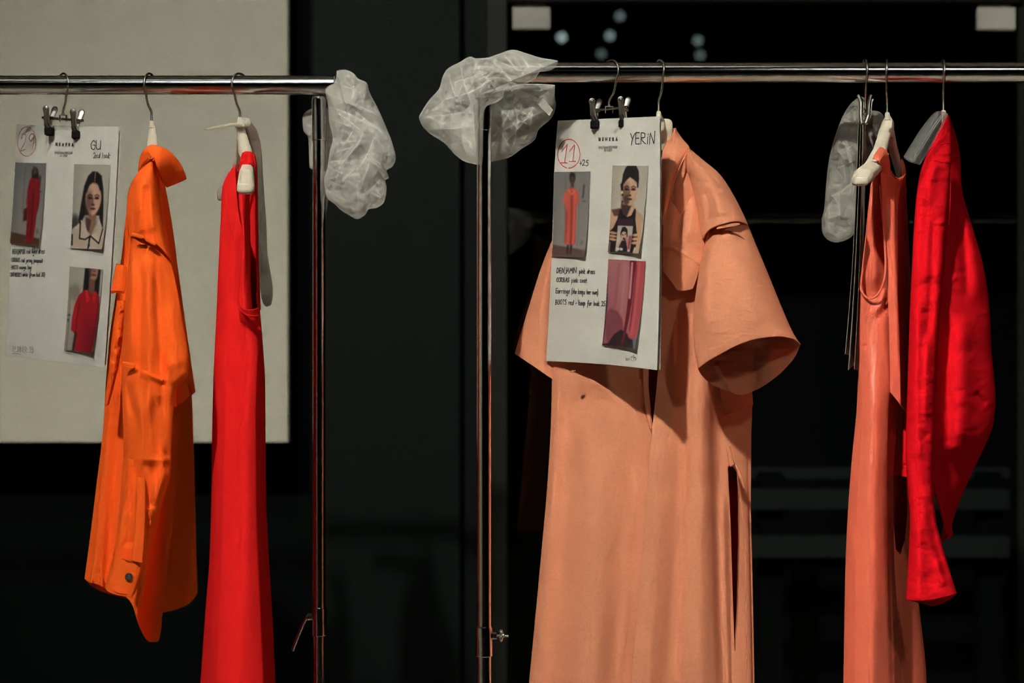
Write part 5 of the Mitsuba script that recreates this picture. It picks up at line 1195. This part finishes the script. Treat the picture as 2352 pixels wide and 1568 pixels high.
coat_hanger('cream coat hanger with a rounded arm showing at the coral satin dress', 2038, 262, DS, ZR, -0.16, -0.001, hb_coral)
gown = thing('dress', 'long coral satin sleeveless dress hanging on the right rack', 'dress')
armh = [(1990, 380), (2022, 380), (2028, 500), (2032, 560), (2034, 610), (2031, 640), (2022, 664), (2010, 681), (1997, 685), (1985, 678), (1977, 663), (1981, 620), (1989, 550), (1990, 480)]
obj('body', shell([(1999, 425, -.04), (1994, 490, -.04), (1986, 570, -.03), (1979, 640, -.02), (1975, 700), (1972, 830), (1968, 930), (1956, 1060), (1946, 1200), (1941, 1330), (1939, 1450), (1937, 1568), (1935, 1660)],
                  [(2050, 398, .02), (2056, 480, .03), (2062, 560, .04), (2066, 700, .04), (2066, 850, .04), (2060, 980, .03), (2052, 1100, .02), (2053, 1250, .02), (2061, 1400, .03), (2071, 1568, .04), (2076, 1660, .04)], DS - 0.01,
                  top=[(1999, 425, -.04), (2016, 400, -.05), (2036, 392, -.03), (2050, 398, .02)], tf=[0.03, 0.03, 0.045, 0.055, 0.06], tb=[0.006, 0.008, 0.03, 0.03, 0.03], p=2.3, nt=360, ns=160, wr=(0.0016, 22, 60), seed=51, holes=[armh], ramps=[('L', [(1988, 740), (1979, 1000), (1970, 1150), (1966, 1350), (1964, 1660)], 26, 0.040), ('R', [(2048, 640), (2043, 1000), (2046, 1250), (2056, 1660)], 14, 0.022)],
                  folds=[('s', [(2062, 430), (2058, 700), (2050, 1000)], 4, 0.01), ('g', [(2040, 440), (2050, 640), (2048, 900)], 8, -0.010), ('g', [(2042, 690), (2048, 900), (2048, 1100)], 6, 0.012), ('g', [(2034, 660), (2024, 700), (2004, 722), (1984, 734)], 5, -0.008, 0.1, 0.2), ('g', [(2040, 680), (2030, 716), (2008, 740)], 6, 0.006),
                         ('g', [(2010, 780), (2005, 1100), (2000, 1660)], 26, -0.014, 0.2, 0), ('c', [(1968, 1170), (1966, 1230), (1962, 1260)], 4, 0.008), ('g', [(1964, 1120), (1966, 1130)], 6, -0.008, 0, 0), ('g', [(1956, 1240), (1962, 1255)], 5, -0.006, 0, 0), ('g', [(1955, 1330), (1952, 1660)], 6, 0.010, 0.2, 0), ('g', [(2040, 1150), (2048, 1400), (2056, 1660)], 8, 0.012, 0.2, 0)],
                  bfolds=[('g', [(2008, 450), (2010, 680)], 10, -0.02)]), 'coral_satin', gown)
obj('armhole_seam', seam([(2003, 420, -.02), (1996, 480, -.022), (1989, 550, -.02), (1981, 620, -.026), (1977, 660, -.02), (1985, 678, -.038), (1997, 686, -.048), (2010, 682, -.054), (2022, 665, -.057), (2031, 640, -.057), (2034, 610, -.055), (2032, 560, -.054), (2028, 500, -.053), (2021, 425, -.054)], DS - 0.012, 0.0013, 120), 'coral_satin', gown)
obj('strap', panel([(2004, 366, -.115), (2020, 371, -.120), (2025, 392, -.09), (2028, 416, -.045)], [(2040, 352, -.08), (2045, 380, -.065), (2046, 412, -.03)], DS, top=[(2004, 366, -.115), (2014, 346, -.10), (2022, 338, -.09), (2034, 343, -.08), (2040, 352, -.08)], bottom=[(2028, 416, -.045), (2046, 412, -.03)], puff=0.012, nt=60, ns=50, wr=(0.0008, 14, 20), seed=53), 'coral_satin', gown)
obj('bodice', panel([(2022, 415, -.06), (2030, 520, -.055), (2036, 620, -.05), (2042, 760, -.04), (2044, 900, -.03)], [(2080, 400, -.035), (2085, 500, -.035), (2092, 640, -.03), (2096, 800, -.025), (2094, 960, -.02)], DS - 0.005, ramps=[('R', [(2049, 380), (2058, 560), (2066, 800), (2068, 970)], 26, 0.095)],
                    top=[(2022, 415, -.06), (2036, 388, -.055), (2044, 392, -.05), (2053, 405, -.045), (2064, 411, -.04), (2074, 406, -.035), (2080, 396, -.035)], puff=0.006, nt=160, ns=70, wr=(0.0010, 16, 60), seed=55, folds=[('g', [(2046, 440), (2058, 640), (2066, 900)], 7, -0.010), ('g', [(2078, 560), (2072, 760), (2076, 900)], 6, -0.008), ('s', [(2054, 450), (2062, 640), (2068, 880)], 4, 0.014)]), 'coral_satin', gown)
obj('neck_seam', cat(seam([(2036, 388, -.048), (2044, 392, -.045), (2053, 405, -.035), (2064, 411, .005), (2074, 406, .05), (2080, 396, .075)], DS - 0.012, 0.0013, 60), seam([(2040, 352, -.055), (2038, 366, -.06), (2030, 378, -.066)], DS - 0.012, 0.0009, 20)), 'coral_satin', gown)
obj('strap', panel([(2065, 388, .085), (2070, 408, .08)], [(2072, 364, .085), (2080, 384, .09), (2082, 402, .10)], DS - 0.008, puff=0.004, nt=30, ns=16), 'coral_satin', gown)
obj('back_skirt', shell([(2042, 860, .0), (2046, 1000), (2048, 1150), (2052, 1280), (2056, 1400), (2060, 1568), (2062, 1660)], [(2094, 860, .05), (2092, 1000, .05), (2092, 1150, .05), (2098, 1280, .06), (2112, 1400, .07), (2127, 1540, .08), (2132, 1660, .08)], DS + 0.06, tf=0.02, tb=0.03, nt=180, ns=60, wr=(0.0012, 18, 60), seed=57,
                        holes=[[(2050, 1085), (2082, 1090), (2084, 1180), (2078, 1240), (2068, 1272), (2058, 1262), (2052, 1200)]], folds=[('g', [(2086, 1300), (2094, 1660)], 8, 0.010, 0.2, 0), ('g', [(2072, 1300), (2078, 1660)], 8, -0.008, 0.2, 0)]), 'coral_satin', gown)


# ---------------------------------------------------------------- the red jacket
DJ = 2.25


def hb_jack(k):
    obj('neck', hanger_body([(2168, 262, 0), (2170, 285, 0), (2172, 320, 0)], [6, 9, 10], DJ), 'cream_plastic', k)
    obj('arm', hanger_body([(2172, 310, 0), (2164, 350, -.01), (2158, 390, -.03)], [10, 10, 8], DJ), 'cream_plastic', k)
    obj('arm', hanger_body([(2172, 310, 0), (2184, 350, .05), (2192, 390, .10)], [10, 10, 8], DJ), 'cream_plastic', k)


coat_hanger('thin wire hook coat hanger carrying the crimson jacket', 2167, 257, DJ, ZR, -0.06, -0.001, hb_jack)
jack = thing('jacket', 'crimson red linen jacket with full sleeves at the right end of the right rack', 'jacket')
obj('body', shell([(2172, 264, -.01), (2150, 330, -.03), (2130, 420, -.04), (2120, 560, -.05), (2112, 760, -.05), (2108, 960, -.05), (2130, 1080, -.04), (2160, 1180, -.01), (2172, 1228, .0)],
                  [(2180, 264, .03), (2196, 310, .06), (2206, 365, .07), (2209, 430, .05), (2222, 482, .04), (2241, 545, .03), (2258, 606, .03), (2268, 664, .03), (2275, 740, .03), (2277, 800, .03), (2283, 860, .03), (2287, 915, .03), (2281, 975, .03), (2263, 1022, .03), (2243, 1064, .07), (2214, 1128, .05), (2196, 1172, .04), (2182, 1228, .03)], DJ + 0.0,
                  tf=[0.02, 0.032, 0.04, 0.045, 0.035, 0.02], tb=[0.03, 0.05, 0.05, 0.03], p=2.0, nt=240, ns=120, wr=(0.0042, 46, 26), seed=63,
                  folds=[('c', [(2178, 300), (2182, 420), (2178, 560), (2164, 660)], 4, 0.006), ('g', [(2206, 440), (2236, 560), (2252, 700)], 12, -0.008), ('g', [(2196, 450), (2214, 560), (2222, 700)], 10, 0.010), ('g', [(2178, 700), (2174, 900), (2180, 1080)], 14, 0.014), ('g', [(2212, 700), (2214, 900), (2206, 1060)], 22, -0.012), ('g', [(2165, 655), (2185, 642), (2202, 634)], 5, -0.006), ('g', [(2240, 900), (2266, 930)], 8, 0.004), ('g', [(2160, 560), (2164, 700)], 7, -0.006)]), 'crimson_linen', jack)
sj = obj('sleeve', shell([(2168, 272, .02), (2146, 318, .01), (2124, 366), (2112, 404), (2103, 470), (2098, 540), (2094, 620), (2090, 710), (2086, 830), (2082, 960), (2080, 1040), (2085, 1120), (2090, 1200), (2086, 1290), (2081, 1376)],
                   [(2180, 264, .03), (2186, 340, .02), (2181, 430, .01), (2172, 540), (2166, 640), (2158, 740), (2151, 860), (2146, 1000), (2143, 1100), (2150, 1190), (2164, 1250), (2181, 1308), (2198, 1362)], DJ - 0.085,
                   bottom=[(2081, 1376), (2105, 1379), (2135, 1377), (2165, 1371), (2198, 1362)], bback=[(2081, 1376), (2110, 1384), (2145, 1391), (2175, 1380), (2198, 1362)], tf=[0.01, 0.025, 0.03, 0.03, 0.03, 0.025], tb=[0.01, 0.02, 0.025, 0.03], p=2.2, nt=320, ns=110, wr=(0.0048, 40, 20), seed=67,
                   folds=[('g', [(2150, 360), (2136, 420), (2128, 480)], 14, -0.010), ('g', [(2120, 440), (2112, 620)], 9, 0.008), ('g', [(2146, 480), (2140, 640), (2130, 800)], 10, 0.007), ('g', [(2110, 640), (2104, 900), (2112, 1100)], 12, -0.007), ('g', [(2130, 760), (2124, 1000)], 10, -0.005),
                          ('c', [(2104, 660), (2126, 650), (2146, 640)], 4, 0.003), ('c', [(2100, 730), (2122, 716), (2140, 718)], 4, 0.003), ('c', [(2096, 900), (2118, 892), (2136, 880)], 4, 0.003), ('c', [(2094, 1020), (2120, 1010), (2136, 990)], 4, 0.003), ('g', [(2130, 1150), (2150, 1250), (2180, 1340)], 9, 0.008), ('g', [(2110, 1180), (2112, 1370)], 16, -0.008, 0.2, 0), ('g', [(2150, 1280), (2170, 1350)], 9, -0.006)]), 'crimson_linen', jack)
obj('seam', cat(seam([(2130, 352, -0.012), (2150, 334, -0.02), (2180, 328, .0)], DJ - 0.100, 0.0006), seam([(2181, 335, 0), (2183, 430, -.005), (2176, 540, -.01), (2168, 640, -.012)], DJ - 0.072, 0.0007)), 'crimson_linen', jack)
obj('cuff', shell([(2168, 1196), (2164, 1220), (2160, 1243)], [(2186, 1180, .01), (2186, 1200, .01), (2190, 1226, .01)], DJ + 0.02, bottom=[(2160, 1243), (2176, 1238), (2190, 1226, .01)], tf=0.012, tb=0.01, nt=40, ns=40), 'crimson_linen', jack)
obj('cuff', shell([(2066, 1040, 0), (2062, 1066), (2053, 1090)], [(2096, 1030), (2098, 1066), (2098, 1096)], DJ + 0.03, bottom=[(2053, 1090), (2075, 1094), (2098, 1096)], tf=0.014, tb=0.01, nt=40, ns=40, folds=[('g', [(2062, 1066), (2098, 1072)], 4, 0.003)]), 'crimson_linen', jack)
obj('hem', shell([(2250, 970), (2248, 995), (2243, 1022)], [(2264, 965), (2267, 990), (2271, 1009)], DJ + 0.10, bottom=[(2243, 1022), (2255, 1016), (2271, 1009)], tf=0.01, tb=0.01, nt=40, ns=30), 'crimson_linen', jack)
obj('side_edge', shell([(2074, 940), (2070, 1000), (2068, 1045)], [(2092, 930), (2094, 1000), (2096, 1045)], DJ + 0.03, tf=0.014, tb=0.01, nt=50, ns=30, wr=(0.002, 12, 30)), 'crimson_linen', jack)

zb = thing('zip_bag', 'small clear plastic zip bag hanging beside the collar of the crimson jacket', 'plastic bag')
zl, zr = [(2140, 264, .01), (2112, 300, .0), (2093, 330, -.01), (2075, 359, -.02)], [(2178, 262, .02), (2160, 300, .0), (2140, 335, -.01), (2113, 379, -.02)]
obj('film', panel(zl, zr, DJ - 0.10, top=[(2140, 264, .01), (2155, 255, .01), (2178, 262, .02)], bottom=[(2075, 359, -.02), (2092, 370, -.02), (2113, 379, -.02)], puff=0.008, nt=70, ns=50, th=0.003, wr=(0.0026, 10, 16), seed=71), 'clear_film', zb)
for o_ in (0, 5):
    c = curve([(2166 - o_, 266, 0), (2142 - o_, 300, -.004), (2122 - o_, 334, -.01), (2097 - o_, 372, -.016)], 40)
    obj('zip_strip', tube(P(c[:, 0], c[:, 1], DJ - 0.112 + c[:, 2]), 0.0009, 8), 'clear_film', zb)
